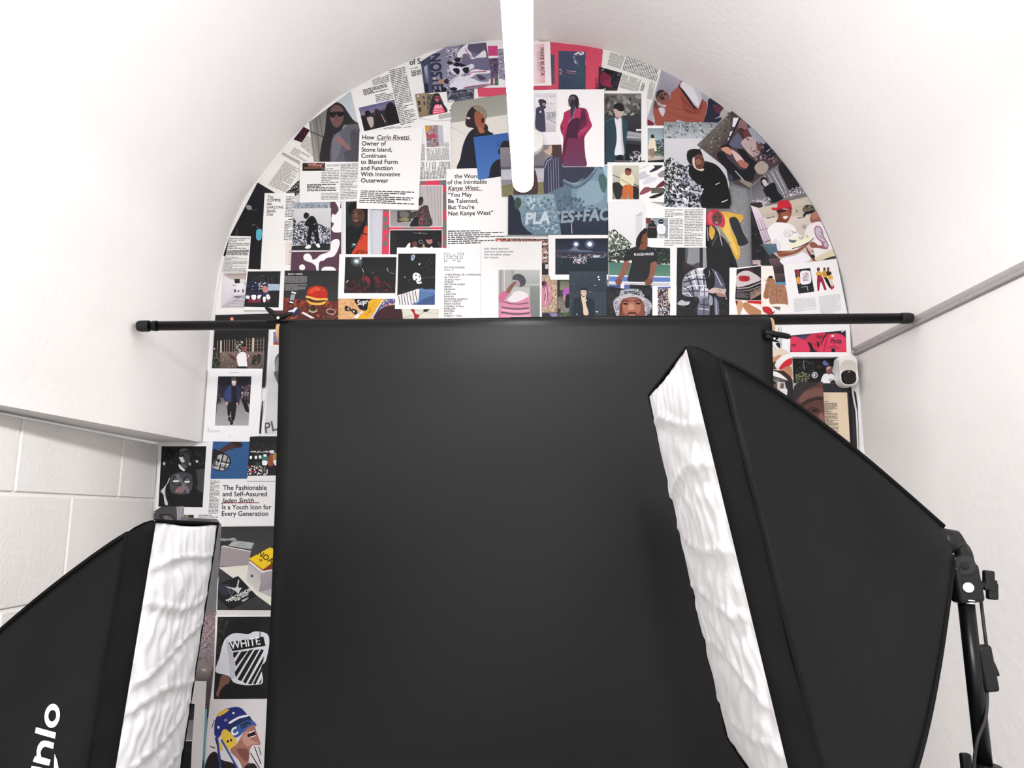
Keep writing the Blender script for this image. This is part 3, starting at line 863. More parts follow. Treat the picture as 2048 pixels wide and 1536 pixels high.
P('B', PR, 'blue toned strip of a photo showing stacked metal railings', CP, '430,600 760,570 755,716 530,752 445,772', '4a4c5c', '''
n 2c2e3c/6a6c80/8e90a4/3a3c50 30 60 440,620 750,580 750,715 450,765
l 8a8ca0 6 450,650 745,610
l 23252f 10 455,690 745,650
l 7a7c90 6 470,730 745,690
s c9ccd0 455,715 510,712 530,745 460,765
''')
P('X', PG, 'red page with black door photo and rotated black letters at the arch crown', CM, '954,170 960,150 1080,82 1206,96 1198,185 1062,192 957,194', 'd24e68', '''
@photograph 3c4660 1117,102 1172,104 1171,184 1117,184
g 444d6c 38435a 1117,102 1172,104 1171,184 1117,184
g 3a5560 38485c 1150,130 1172,130 1171,184 1150,184
n 4c5876/2e3850/4a6a6a 2 60 1118,103 1171,105 1170,183 1118,183
n f2f2f4 2.6 26 1147,110 1155,104 1166,104 1170,108 1160,112
n f2f2f4 2.6 30 1172,106 1182,112 1181,124 1170,131 1175,118
n f2f2f4 2.2 20 1148,112 1150,122 1158,130 1150,128 1146,118
l d8a8a8 1 1133,142 1152,144
l b07078 1.2 1134,146 1150,148
l d8a0b0 1.2 1118,140 1122,139 1123,144 1119,148 1124,150
@photograph 55545f 1101,110 1109,110 1109,168 1102,168
@headline
t 2c1a26 8.6 1190.5 157 90 0 1.05 LONDON
@border
l f0f0f0 2.4 1062,195 954,197
''')
P('B', PG, 'cutting with a magenta square and violet street photo beside the tube light', CM, '890,40 1140,20 1150,565 860,572 940,540', 'ece9f0', '''
@photograph c8447e 920,75 1035,72 1040,192 925,195
@photograph 574a66 925,225 1045,215 1045,540 940,540
n 4a4a66/7a4a80/2c2c40/8a8aa0 20 60 925,225 1045,215 1045,540 940,540
p 9c4878 925,200 1040,196 1042,225 925,228
p 9b3848 960,470 985,465 985,535 962,538
p d8dce0 985,465 1000,465 1000,530 985,532
p 4a6a50 1000,460 1045,458 1045,540 1000,540
@photograph 8e8aa0 1040,112 1112,108 1135,480 1050,460
n 6a6680/a8a4ba/c4c0d0 22 40 1040,112 1112,108 1130,470 1050,460
''')
P('C', PG, 'white page with a pale pink card reading MAKE BLACK FILM AND', CM, '-180,20 355,28 372,545 -170,560', 'f4eff4', '''
@photograph eec8cc 150,58 285,52 297,518 150,522
g f4e4e8 e6b0b8 150,60 150,520 297,518 285,52
@headline
t 2e2a34 78 232,95 90 0 .70 x
'''.replace('t 2e2a34 78 232,95 90 0 .70 x', 't 4a3a48 62 236 96 88 0 .92 MAKE BLACK\nt b8a0b0 52 200 146 88 0 .98 FILM AND'))
P('B', PR, 'sideways black and white photo of dancers in striped track pants under big sign letters', CP, '128,265 235,195 420,95 620,62 900,38 952,380 962,540 750,585 460,612 180,656', '85839a', '''
g 3d4560 4a4e68 128,265 240,190 280,640 180,656
g a8acc4 5a5e7c 165,330 205,300 225,520 195,520
p 1f2338 168,525 215,520 225,645 182,650
g 75708a 6a6684 600,70 900,40 950,380 620,400
p 5a546c 600,75 900,40 920,200 600,110
n b8b4c8/d8d4e0/4c4864 22 120 430,110 620,100 640,420 440,440
n 9a96ae/c8c4d4/545070 20 70 280,450 480,430 560,600 290,640
T 2c3048 150 268,150 90 0 .72 x
s e4e2ec 560,180 600,110 650,70 690,60 680,110 720,160 750,215 800,190 880,130 905,200 880,215 790,220 730,235 690,180 640,170 600,210 570,220
l a03a58 9 650,110 690,170 740,220
s 1c1c2a 520,235 560,215 600,230 590,265 540,265
s 2a1c24 440,270 480,260 510,280 490,300 450,295
s 181826 515,290 560,275 620,290 660,310 640,340 590,320 530,320
s d8d6e4 470,300 540,320 600,330 680,310 730,290 760,330 640,400 570,430 480,380
s 181826 510,350 560,340 590,370 570,420 520,380
s 181826 620,350 660,330 700,340 680,400 640,390
s e6e4ee 690,420 720,370 780,355 900,370 945,365 950,395 900,405 790,410 720,450 650,440
l a03a58 10 690,430 730,390 900,380
s dad8e6 580,430 640,440 760,470 830,500 920,500 940,465 955,500 930,535 820,545 700,560 560,600 470,560 500,500
l a83a5c 9 640,570 780,548 930,528
s 15151f 470,590 510,565 560,580 540,605 500,605
s 4a4058 790,420 850,430 900,470 830,480
s 2c2430 410,480 450,470 460,510 430,530 405,510
s c8c4d2 470,500 540,440 560,450 500,520
s b08868 340,480 390,475 400,520 350,525
s 171722 290,610 330,590 370,620 340,650
s 171722 370,580 410,565 440,600 400,630
'''.replace('T 2c3048 150 268,150 90 0 .72 x', 'T 2c3048 175 235 168 85 0 .78 NOSTETT'))
P('B', PG, 'page cutting showing a man in a pink lettered top before brick flats', CM, '60,650 435,622 450,755 518,740 525,945 330,965 112,930', W_, '''
@photograph 8d7d68 60,650 180,635 260,650 290,640 435,632 447,862 112,926
g 9a8a70 8a7a62 60,650 205,632 250,900 112,926
p 5a5a58 80,650 115,648 125,695 90,700
p d8d8d4 88,658 108,656 114,688 94,692
p 5a5a58 145,672 175,670 180,705 152,710
p 3c3a38 90,730 120,728 130,775 98,780
p 4c4a48 158,738 182,735 190,780 165,784
p 3c3a38 100,808 130,805 138,855 108,860
n 3c4438/5a5e50/23261f/77756a 18 90 200,660 270,650 260,890 210,900
n 45483c/6a6a60 16 30 370,660 430,650 445,855 400,860
p e9e9ea 348,640 435,630 447,855 430,855 385,720
s 2a2a30 265,690 300,640 345,650 360,700 395,760 440,860 240,890 245,790
s c45a6c 292,680 320,660 348,680 345,720 325,745 300,720
l 2a1018 12 295,695 350,692
s 24242a 285,665 315,640 350,660 350,680 320,668 292,684
s dc4468 290,790 330,770 380,790 410,865 275,892
T f4c8d4 60 292 822 -4 0 .8 ARA
L 2 f4b8c8 .5 282,830 395,822 402,865 280,882
@body_text
L 5 66 .5 338,895 515,860 518,915 345,950
L 1 30 .8 470,835 515,828 516,848 472,856
''')
P('X', PR, 'photo of a man in dark clothes looking left before a grey wall', CP, '902,214 908,206 1012,190 1018,300 1005,344 905,344', 'dcdcd6', '''
g 9a9a93 a5a59e 903,200 1016,188 1016,231 901,248
p dedcd6 901,248 1016,231 1016,345 905,345
l c0beb8 1.4 903,256 934,272
s 20232e 918,345 921,318 927,290 936,270 946,260 958,256 968,258 980,266 988,276 992,345
s 30262a 950,252 972,250 976,262 966,272 950,270
s 2c2428 932,242 934,230 942,218 952,213 962,230 964,250 958,262 946,258 936,256 931,250
s 9a5c46 950,226 962,228 970,238 970,252 964,264 956,258 950,246
s 8e8272 946,215 956,212 968,218 974,228 973,240 968,238 964,228 954,224
s 3a201c 963,240 968,238 968,246 964,248
s d8b8a8 933,236 940,237 940,240 935,240
s a86a50 956,256 966,260 970,266 960,268
''')
P('H', PG, 'white page with the headline quoting You May Be Talented, But You are Not', CM, '785,238 1180,225 1440,330 1518,560 1515,1015 1375,1060 1370,1180 790,1180', 'f3f3f3', '''
@headline
t 1b 71 880 345 0 0 1.00 the Words
t 1b 71 798 418 -1 0 1.00 of the Inimitable
t 1b 71 800 488 -1 .25 1.00 Kanye West:
t 1b 71 800 566 -1 0 1.00 “You May
t 1b 71 802 640 -1 0 1.00 Be Talented,
t 1b 71 803 712 -1 0 1.00 But You’re
t 1b 71 804 785 -1 0 1.02 Not Kanye West”
l 8c2850 6 800,496 1210,488
@body_text
L 7 38 .5 805,958 1465,950 1465,1110 805,1128
l 60 3 806,1155 822,1155
''')
P('X', PR, 'bright blue photo of a person with short locs seen from behind', CP, '947,277 1016,268 1020,300 1022,352 957,362', '3f69ab', '''
g 3a63a8 4a76b8 947,277 1018,268 1022,352 957,362
s 26222c 1000,296 1005,286 1014,284 1026,290 1026,320 1010,316 1000,312 996,306
n 26222c 2.4 30 992,286 1024,282 1024,312 996,318
s 1f202c 979,352 982,336 990,325 1002,320 1026,318 1026,362 980,362
''')
P('X', PR, 'photo of a grassy kerb with the back of a person in a blue striped jumper', CP, '1000,298 1130,291 1127,391 1004,396', '8d8b93', '''
g 8a878e 77747e 1000,298 1090,292 1090,340 1002,342
p 5a5962 1001,337 1090,333 1090,338 1002,342
g b8b8c4 c4c4cc 1002,342 1128,338 1127,358 1003,362
g 7a7a58 8a8460 1002,374 1128,355 1127,391 1004,396
n 5a6040/9a9468/6c6c48 2 90 1003,376 1090,370 1090,390 1004,395
p b8b6c0 1070,360 1092,358 1092,366 1070,368
s 4c3a3c 1030,368 1032,340 1052,335 1071,345 1073,396 1030,396
s 404056 1088,345 1090,326 1098,318 1112,314 1130,312 1130,396 1091,396
l 8a90aa 1.1 1096,326 1098,392
l 8a90aa 1.1 1101,322 1103,392
l 8a90aa 1.1 1106,320 1108,392
l 8a90aa 1.1 1111,318 1113,392
l 8a90aa 1.1 1116,318 1118,392
l b8bccc 1.2 1089,340 1094,325 1104,319
s 4a3c3a 1102,294 1122,292 1124,314 1104,314
s cfae9c 1086,304 1094,303 1101,292 1104,300 1102,312 1096,312
''')
P('C', PG, 'page with a pale black and white street photo of a man in profile', CM, '-100,620 265,612 495,640 495,1255 -100,1262', 'f2f0f5', '''
@photograph dedde4 -80,660 432,655 420,1105 -80,1110
g f4f2f6 c2c1ca 180,700 432,700 420,1105 180,1105
n a8a6b2/8e8c9a/c8c6d0 18 90 300,880 425,860 420,960 310,950
n d0ced8/c4c2cc 14 60 260,700 430,660 430,850 300,850
l 8a8896 8 310,945 425,1000
s 45435a 190,830 230,810 275,830 290,880 298,1000 298,1100 250,1105 180,1050 185,900
s 3a3646 215,735 250,720 300,735 310,760 300,790 305,820 285,835 262,820 240,810 225,770
s 8f8a9a 262,770 290,765 300,790 285,800 265,795
e dcdae4 240,870 10 14
''')
P('I', PR, 'blue grey photo of a hooded top lettered PLACES FAC and a chain at the collar', CP, '530,775 745,770 745,458 1270,445 1278,860 1275,1250 95,1255 98,800', '56697a', '''
g 62788a 425366 530,775 1275,460 1275,1250 600,1250
s 7a93a5 870,640 960,540 1060,470 1150,460 1250,520 1275,700 1275,930 1100,960 960,960 880,900 840,760
s 8aa4b4 900,760 1000,640 1150,620 1230,760 1150,880 960,900
s 3a3d50 748,458 1090,452 1080,520 1000,600 900,640 800,620 745,590
s 5a6f84 745,600 820,650 900,680 1000,620 1090,530 1150,470 1100,560 1000,660 900,710 800,690 745,650
l c8ccd8 5 750,600 800,635 860,655 900,645 980,590
l 33455a 7 640,640 760,640 860,700
s 4c6a66 1160,560 1220,540 1260,640 1230,760 1180,700
g 2e3848 262f3e 700,1000 1275,960 1275,1250 720,1250
n 5c7284/6c8496/475c70 40 60 640,780 900,780 1200,960 700,980
p 9fc0d0 1200,455 1275,450 1275,600 1240,560
l c88a90 5 845,1040 850,1120
l d8d8e0 7 843,1120 847,1240
T 8e9fae 190 585 1118 -3.5 .16 .90 CES+FAC
''')
P('I', PR, 'lighter blue grey sheet with the letters PLA, lapping the left of the hooded top photo', CP, '98,790 635,772 672,960 722,1252 95,1252', '7d94a4', '''
g 8aa4b2 6d8598 98,790 635,775 720,1250 200,1250
s 262d3c 95,800 150,800 190,900 240,1000 260,1120 320,1200 370,1252 95,1252
s 3d5248 190,820 240,830 250,900 200,960 170,900
s b8ccd6 300,820 400,810 420,880 380,960 330,900
n 92abba/a4bcc8/6a8294/5c7488 36 110 250,800 630,790 700,1240 350,1240
l 4d6478 6 260,1040 420,980 560,960
l 435a70 7 270,1120 480,1180 700,1110
T c4d2da 188 290 1132 -4 .16 .92 PLA
''')
P('F', PG, 'trimmed page of small columns over a white room photo, left foot of the arch', CM, '180,1372 428,1378 352,2312 5,2305 20,2100', 'ededeb', '''
@photograph c9c4c8 102,1815 432,1812 408,2225 72,2222
g a89690 c8bcb8 105,1815 430,1812 425,1895 200,1890
g e6e2e8 d4d0d8 105,1850 225,1900 225,2080 80,2200
g f0eef2 e0dce4 225,1890 425,1900 420,2060 225,2080
p 2c2a2c 230,1880 295,1880 300,1930 240,1935
p d8d8dc 300,1885 355,1883 360,1930 300,1932
l 55525a 8 215,1950 250,1965
l 4a484c 8 355,1920 370,1965
p 3a383c 228,2005 252,2005 252,2040 232,2040
p 3a383c 272,2015 295,2015 285,2040 275,2040
p 4a4648 325,2005 345,2005 340,2045 328,2045
p 8a7a80 362,2005 392,2005 392,2040 362,2040
p 77747a 220,2080 410,2080 408,2110 240,2105
p c0bcc4 80,2220 370,2060 400,2060 140,2222
l a6a2aa 8 85,2215 380,2060
l 8a868e 6 220,2140 400,2150
l 8a868e 6 200,2170 400,2185
l 9a969e 6 150,2205 400,2210
p 2c2a2c 380,2180 400,2178 400,2200 380,2200
@body_text
L 7 78 .45 180,1395 415,1395 400,1530 100,1530
L 4 30 .6 100,1545 405,1535 395,1605 90,1600
L 13 78 .45 75,1615 388,1625 368,1810 40,1805
''')
P('E', PG, 'text page turned sideways along the upper right of the arch curve', CM, '-320,-110 0,-30 375,110 268,480 200,700 190,410 130,410 -360,390 -330,90', 'e9e9e6', '''
@body_text
L 14 60 .5 -270,60 -230,-95 -60,-45 -110,110
L 22 60 .5 -95,118 -45,-42 360,95 310,260
L 18 60 .5 -125,330 -90,165 130,235 100,385
L 8 60 .5 195,460 235,250 300,270 262,470
L 3 2c .6 115,370 145,270 175,280 160,375
''')
P('C', PR, 'dark red seated figure photo tucked between the red page and the sideways text page', CP, '930,320 1207,396 1135,640 925,640', '26262f', '''
n 3c2c38/1a1a22/4a3040 30 40 940,340 1205,396 1140,610 935,605
s 7a2240 960,400 1010,390 1060,410 1070,480 1060,540 990,525 945,500
s 8a2a48 1000,480 1060,500 1090,560 1040,560 960,530
s 15151b 990,350 1060,345 1100,380 1080,420 1020,400
l c0b8c0 8 965,370 990,345
l a8a0b0 4 1055,500 1070,450
s 55505c 1150,400 1190,400 1180,430 1150,430
t c8c8d0 34 972,606 -10 .2 1 MS
''')
P('C', PG, 'white page with a person in a long crimson overcoat', CM, '262,615 430,608 990,606 992,1520 503,1520 495,1240 430,1105 430,655 262,650', 'f6f4f7', '''
@photograph f8f6f9 440,625 988,625 988,1515 505,1515
s 7c2748 520,880 570,850 640,830 700,820 770,835 795,870 820,960 845,1020 835,1060 790,1120 760,1170 755,1250 770,1400 768,1520 505,1520 500,1330 510,1180 480,1100 475,1030 505,960 515,900
s b0345e 525,880 590,850 605,930 575,1010 550,1090 530,1190 510,1150 490,1090 480,1030 515,950
s b83a64 620,840 690,825 720,860 700,950 640,960 600,990 580,1010 600,940
s 4a2240 570,1010 640,950 700,960 690,1100 640,1300 560,1400 520,1400 530,1200
s 5a2a48 720,860 770,870 800,930 740,1010 700,1080
s a83660 770,840 800,880 830,1000 840,1030 790,1110 720,1160 690,1180 680,1120 730,1070 790,1010 775,920
g 7a3050 6a3f60 560,1180 755,1180 768,1515 505,1515
l 5a1c3a 7 790,900 740,960
l 5a1c3a 7 815,960 750,1030
l e07a98 5 790,1060 710,1110
l 47203a 9 505,1080 480,1040
s 26202a 575,700 600,672 640,668 675,690 692,740 690,800 680,830 600,820 575,770
s 66596a 583,710 600,690 640,690 650,740 635,790 610,800 590,780 578,750
s 382f3a 600,730 650,740 640,800 610,808 590,785
l 26202a 5 570,720 570,810
l 26202a 6 685,760 705,800
s 3a3a4e 600,810 660,800 655,850 600,980 595,880
l d0b8c8 5 655,815 620,930 570,1000
''')
P('C', PG, 'page showing a man in beanie, teal jacket and white tee by a car', CM, '988,606 1500,610 1502,1420 1480,1510 988,1505', 'eeedef', '''
@photograph 35363f 993,640 1432,640 1430,1475 993,1475
g 70706c 4c4c4e 993,640 1432,640 1432,880 993,880
n 8c8b86/555553/3f3f42/a0a09a 55 30 1000,650 1430,650 1430,900 1000,900
g 3a3a40 24252e 993,900 1432,900 1432,1180 993,1180
g b0b2b8 50525c 1240,1080 1432,1110 1432,1210 1230,1190
g 8a8c94 c8cace 1270,1130 1432,1150 1432,1170 1260,1160
p e8e8ec 1370,1060 1432,1060 1432,1080 1370,1085
p 1c1d24 1180,1220 1432,1250 1432,1475 1180,1475
e 2a2c33 1365,1400 88 95
e 9a9ca2 1365,1400 74 82
e 202228 1365,1400 66 72
n c8cace/8a8c94/202228/202228 42 22 1300,1330 1432,1330 1432,1475 1300,1475
s 16181f 993,1370 1260,1350 1280,1475 993,1475
s 2c4450 993,960 1060,935 1120,925 1150,1100 1145,1350 1100,1475 993,1475
s 2f4753 1190,930 1260,970 1270,1080 1250,1200 1240,1400 1215,1420 1200,1200
s 1d2b36 993,1060 1010,1050 1010,1300 993,1320
l 6f8f9a 4 1000,975 1110,925
l 4a6a78 4 1110,930 1160,1120
s e6e7ef 1115,935 1150,945 1195,930 1205,1050 1215,1200 1230,1350 1180,1362 1115,1360 1140,1200 1135,1060
s c6c8d6 1195,940 1205,1100 1228,1340 1205,1350 1190,1150
s b89c98 1130,850 1180,870 1215,850 1200,905 1180,935 1140,930 1122,905
s c8b0ac 1105,810 1140,800 1220,830 1222,870 1205,905 1175,912 1135,900 1110,860
s 1c1b22 1105,820 1110,780 1150,752 1190,755 1222,785 1228,825 1180,825
s 16151a 1140,828 1228,826 1215,850 1175,848
l c8c8d0 4 1145,965 1165,975 1190,960
l c8c8cc 5 1120,1437 1440,1440
@caption_bar
p 1c1d22 1400,1432 1478,1432 1478,1446 1400,1446
''')
P('E', PR, 'sideways photo of a person in an orange jumper along the arch curve', CP, '372,112 400,118 1300,640 1290,760 1000,790 205,788 205,690', 'a8a6b2', '''
g aaa9b8 8f8d9b 385,125 620,240 480,400 330,360
g c4c2ca b0aeb8 300,600 420,520 400,680 240,760
s 9a5346 480,400 560,320 610,240 640,270 600,310 680,420 780,560 830,500 850,460 900,500 910,560 890,640 860,760 720,760 560,710 520,760 320,780 290,700 270,600 290,520 340,540 420,560 430,520 480,500
s 864336 600,420 700,520 780,580 840,480 860,560 780,640 640,600
l 6e3428 5 480,560 600,590 860,640
l 6e3428 5 440,620 600,680 820,720
l a86050 6 520,420 640,540 760,620
s c8c4d0 340,570 400,570 410,620 385,670 350,620
s 6a4240 300,480 330,540 340,570 280,570 280,510
s 80564e 310,400 350,365 410,370 460,410 470,460 440,500 390,515 330,500 305,460
s 332a2e 315,380 350,358 400,362 390,380 350,400 320,450 305,440
s 55383a 340,430 380,400 390,450 360,480
s 2a2024 370,450 400,440 405,465 380,475
s 2a2024 400,400 425,400 430,420 408,420
s 9a4a44 350,500 400,512 450,490 480,460 495,490 450,530 380,530
s 2b2230 580,330 610,330 770,560 800,560 775,580 740,560
s c4c3ce 590,310 640,250 740,290 840,370 850,450 820,540 790,565 640,370
s dddce4 600,310 640,262 720,300 800,460 790,545
s a8a8b4 840,380 930,430 945,470 900,500 850,450
s 26263a 920,480 960,450 1010,470 1080,530 1100,600 1060,660 1000,700 1090,680 1040,740 980,775 865,770 880,700 915,560
s 5c3242 980,530 1040,540 1100,560 1060,640 1000,600
s b5b1ae 1060,650 1120,570 1200,600 1200,640 1120,720
s 7a2038 205,710 275,745 270,788 205,788
s 3a3a3e 1150,630 1200,625 1190,650 1160,645
''')
P('E', PG, 'page with a small photo of a woman in a cream cape outdoors', CM, '185,784 420,784 420,1252 185,1250', 'f1f1f1', '''
@photograph 8aa0b0 205,815 400,815 400,1240 207,1240
g 8d9aa2 a8bccb 205,815 400,815 400,980 205,980
n 2a3a2c/45503c/1f2622 22 60 290,960 398,940 398,1120 290,1120
n 50603c/6a7a4a/3a4a2c 16 50 210,1080 398,1080 398,1150 210,1160
g c8c4b4 b0ac9c 207,1140 398,1150 398,1180 207,1200
p 1c1c1e 207,1200 398,1185 398,1225 207,1235
s e6dfc4 240,930 260,915 285,925 300,1000 312,1080 290,1085 280,1060 225,1060 212,1050 220,980
s 3a2a28 245,900 262,885 280,900 283,930 245,930
s a87858 232,1062 250,1062 250,1160 240,1160
s a87858 258,1062 278,1062 275,1160 262,1160
''')
P('X', PG, 'page with rows of sneakers and a man in cream sweater and orange trousers', CM, '1214,328 1332,328 1330,408 1286,406 1214,408', 'f1f1f1', '''
@photograph c9c7b8 1224,334 1277,334 1277,402 1224,402
g cfcdbf b5b3a6 1224,334 1277,334 1277,375 1224,375
l 2c2a28 1.3 1224,353 1278,376
g 6a655c a09a8c 1224,375 1277,375 1277,402 1224,402
n 4a463e/bab4a6/2c2824 2 50 1224,378 1277,378 1277,402 1224,402
s 2c2a2c 1224,370 1236,368 1246,378 1240,400 1232,402 1224,380
s 2a2828 1262,378 1276,380 1277,400 1266,400
s e0dab8 1240,352 1250,348 1262,350 1268,362 1266,372 1258,380 1248,378 1239,370 1240,362
l 3a4440 1 1241,362 1262,374
s c46a3a 1246,375 1264,376 1264,400 1258,402 1256,388 1252,400 1244,402
s 8a5040 1249,342 1256,340 1262,346 1258,354 1250,352
s 4a2c22 1249,342 1255,339 1262,343 1258,346
@photograph efefef 1277,334 1330,334 1330,403 1277,403
s 2c2e38 1298,346 1308,338 1306,334 1322,332 1324,336 1312,344 1300,348
s c8c8d0 1278,350 1290,346 1292,352 1300,354 1290,360 1278,362
s d6d6de 1285,368 1296,358 1310,358 1312,362 1298,370 1286,372
s 9a9098 1314,352 1326,344 1328,356 1318,358
s 8a5058 1279,388 1288,378 1298,378 1302,383 1290,390 1279,393
s 6a2030 1310,378 1320,368 1328,364 1328,374 1314,379
p 5c5a58 1301,379 1328,379 1328,389 1301,390
s 202024 1297,398 1310,392 1326,388 1322,394 1306,400
l d0cdb4 1.6 1278,342 1300,332
''')
P('X', PR, 'photo of a person with pink hair in a yellow and black hoodie before grey concrete', CP, '1408,367 1480,366 1500,379 1503,541 1470,541 1408,541', '8b8c90', '''
n 7e7f83/999a9e/86878b/a2a3a7 3 260 1455,366 1499,380 1502,540 1472,540
s 26272b 1408,448 1424,448 1440,470 1450,480 1462,500 1472,541 1408,541
s d9ac48 1436,426 1455,424 1470,428 1484,430 1486,438 1478,446 1470,440 1462,442 1460,452 1468,470 1478,490 1480,510 1474,520 1466,508 1456,480 1446,466 1438,450
s e6c468 1440,430 1458,440 1462,470 1474,500 1474,512 1462,492 1448,464
s 2f3136 1458,440 1466,434 1476,440 1486,466 1496,486 1478,492 1472,476 1464,458
s c83c50 1411,430 1422,420 1434,420 1446,430 1450,444 1446,456 1436,452 1420,452 1412,448
s e05a6a 1414,430 1424,424 1424,446 1416,446
s 6a4844 1424,432 1434,424 1442,430 1444,442 1438,450 1430,450 1424,442
l 1c1414 1.6 1427,434 1433,434
l 1c1414 1.6 1437,434 1442,435
e c88890 1433,446 3 2
s d9ac48 1420,452 1430,462 1424,480 1418,470
l e0d8c0 1.2 1436,456 1444,492
l e0d8c0 1.2 1414,454 1416,482
l 5a5a60 2.5 1434,470 1420,500
s 15161a 1408,482 1424,494 1424,510 1440,520 1470,530 1472,541 1408,541
l c8c8cc 3 1409,514 1420,509
l 45464c 1 1440,490 1462,486
l 45464c 1 1426,508 1466,510
l 94959a 3 1408,500 1408,541
''')
P('X', PR, 'large photo of a person in black hoodie crouching over patterned cloth by a hedge', CP, '1327,248 1432,249 1500,300 1456,345 1456,420 1327,418', 'c9cbd0', '''
g 8a9298 b8bec6 1327,248 1440,249 1440,282 1327,282
n 55605c/9aa4aa/c0c6cc/70787a 5 60 1327,249 1430,249 1430,280 1327,280
g d2d3d8 c0c1c7 1327,281 1456,281 1456,380 1327,380
n 2a3632/1c2624/3a4a42/0f1514 5 170 1327,326 1340,318 1350,350 1372,340 1356,400 1327,412
n 26332e/121a18 4 60 1327,330 1340,325 1346,420 1327,418
s 17171b 1372,312 1378,303 1394,302 1402,310 1404,330 1396,340 1376,330
n 17171b 2.6 30 1370,306 1402,300 1402,320 1372,324
n 1c1d24/3a3c48/aaacba/e2e2ea/0e0e14/77798a 7 330 1362,340 1378,332 1410,372 1404,418 1330,418 1345,370
s 111114 1378,336 1400,330 1408,326 1430,333 1445,350 1453,370 1457,420 1404,420 1402,392 1406,378 1396,372 1384,364 1376,352
s 6a4238 1386,320 1394,312 1403,316 1407,328 1403,340 1396,343 1388,336
s 9a6a58 1390,324 1397,322 1401,328 1397,334 1391,331
s d8c4bc 1383,322 1387,318 1388,334 1394,342 1406,341 1402,346 1390,342 1384,334
l e8e8ec 1.4 1429,373 1437,369
l e8e8ec 1.6 1441,408 1453,403
l 1a1214 1.2 1389,322 1394,321
l 1a1214 1.2 1399,322 1404,323
l 4a2a20 .8 1396,323 1395,330 1398,331
s 5a2a26 1392,334 1397,333 1402,335 1397,337
''')
P('X', PR, 'pinkish group photo slanting down the right of the arch curve', CP, '1392,294 1462,226 1480,236 1545,290 1580,330 1530,362 1500,382 1455,366 1450,340', '4a3c42', '''
g 6a625e 4c4440 1392,294 1458,230 1460,270 1424,316
n 8a8480/5c5652/3a3634 5 70 1396,294 1458,234 1456,270 1426,312
p e8e8f0 1464,240 1476,240 1470,258 1462,258
p d8d8e4 1458,268 1464,266 1462,276 1456,276
p c8c8d4 1454,280 1459,278 1458,286 1453,286
l 15151b 3 1478,238 1452,294
s 8a6a6c 1478,244 1500,252 1490,272 1474,270
s 5c6078 1460,286 1474,270 1482,284 1484,300 1468,300 1456,294
s 4a2c2c 1473,264 1480,260 1490,268 1496,280 1488,286 1478,276
s 6a3c3a 1484,268 1494,262 1497,272 1490,282
s 34201e 1492,252 1500,248 1508,258 1502,262 1494,260
s b8a4a4 1480,288 1494,278 1510,282 1520,296 1508,318 1496,312 1484,298
s 9aa2b0 1494,262 1506,260 1524,276 1534,292 1518,290 1502,278
s 6a3a3a 1510,296 1520,290 1528,300 1518,308
s 1a1c30 1520,300 1534,288 1548,300 1550,312 1530,322 1520,314
l d8d8e4 1.4 1530,308 1540,300
n 8a7070/b89c9c/3a3440/55404a/242430 4 90 1490,280 1530,290 1560,330 1510,330
s 15151c 1432,312 1444,306 1452,320 1470,336 1480,350 1476,362 1456,364 1452,346 1436,326
s 17171d 1440,298 1452,292 1460,300 1450,304
s c8927c 1440,302 1448,298 1456,300 1462,308 1458,314 1446,308
s d0b4b4 1460,304 1474,312 1486,326 1494,338 1486,340 1470,326
s 15161c 1472,302 1488,306 1496,318 1510,328 1526,338 1524,344 1508,350 1502,366 1484,364 1472,344 1490,342 1486,324 1478,314
s a86a62 1472,328 1480,324 1494,332 1490,340 1480,338
s a89c90 1506,338 1520,326 1534,336 1528,350 1514,352
l c8ccd8 1.5 1468,346 1488,368
s 343a50 1455,350 1462,356 1464,364 1455,365
p 8a8478 1480,362 1500,370 1508,378 1500,382 1476,366
''')
P('X', PR, 'black and white photo of a man in a dark suit before a pale curtain', CP, '1498,375 1535,345 1573,322 1620,390 1600,402 1500,425', '77777c', '''
g 5a5a60 808086 1500,378 1535,348 1540,400 1502,420
l d8d8de 1.4 1526,356 1546,396
l b8b8c0 1.4 1532,352 1554,394
l d8d8de 1.4 1540,348 1562,388
l c8c8d0 1.4 1548,344 1568,384
s 202024 1553,338 1572,326 1590,356 1600,376 1590,382 1576,386 1568,372
s 151518 1520,366 1530,360 1534,378 1526,382
s 141418 1518,362 1526,358 1530,366 1526,376 1520,374
s c8c0c0 1521,366 1527,363 1533,372 1534,378 1528,378 1524,374
s 15151a 1524,382 1536,372 1546,370 1552,386 1560,396 1562,402 1540,410 1528,394
n e0d4e0/c8b8c8/8a808c/f0e8f0 3 70 1500,404 1536,398 1540,408 1504,428
n e0d4e0/b8a8b8/f4eef4 3 60 1560,390 1606,370 1612,390 1566,400
''')
P('J', PG, 'white page with two text columns and a small photo of two men standing', CM, '478,478 760,575 1240,590 1236,1060 484,1056', 'f0f0f0', '''
@photograph 8f9aa6 520,705 795,708 792,944 518,942
n b4bec8/7c8894/a4aeb8 18 40 520,705 795,708 792,944 518,942
s 6a3c3a 525,710 590,712 585,770 525,760
s 1c2420 560,790 595,770 640,775 660,820 655,942 555,942
l 8c5a64 14 565,812 650,816
s 2c2c26 595,740 615,732 632,745 630,775 600,775
s e8e8ec 670,790 690,775 735,778 765,820 760,880 745,895 750,942 680,942 675,880 662,840
s 1a1a1e 682,735 700,722 730,725 738,760 720,775 690,770
l e8e8ec 6 695,745 728,745
l 26262c 8 680,905 750,902
p c4bcbc 690,908 745,908 740,942 690,942
@body_text
L 5 78 .45 755,600 970,600 970,700 755,700
L 14 78 .45 810,710 970,708 970,958 810,958
L 4 78 .45 750,962 970,962 970,1035 750,1035
L 23 78 .45 985,600 1205,598 1200,1035 985,1038
''')
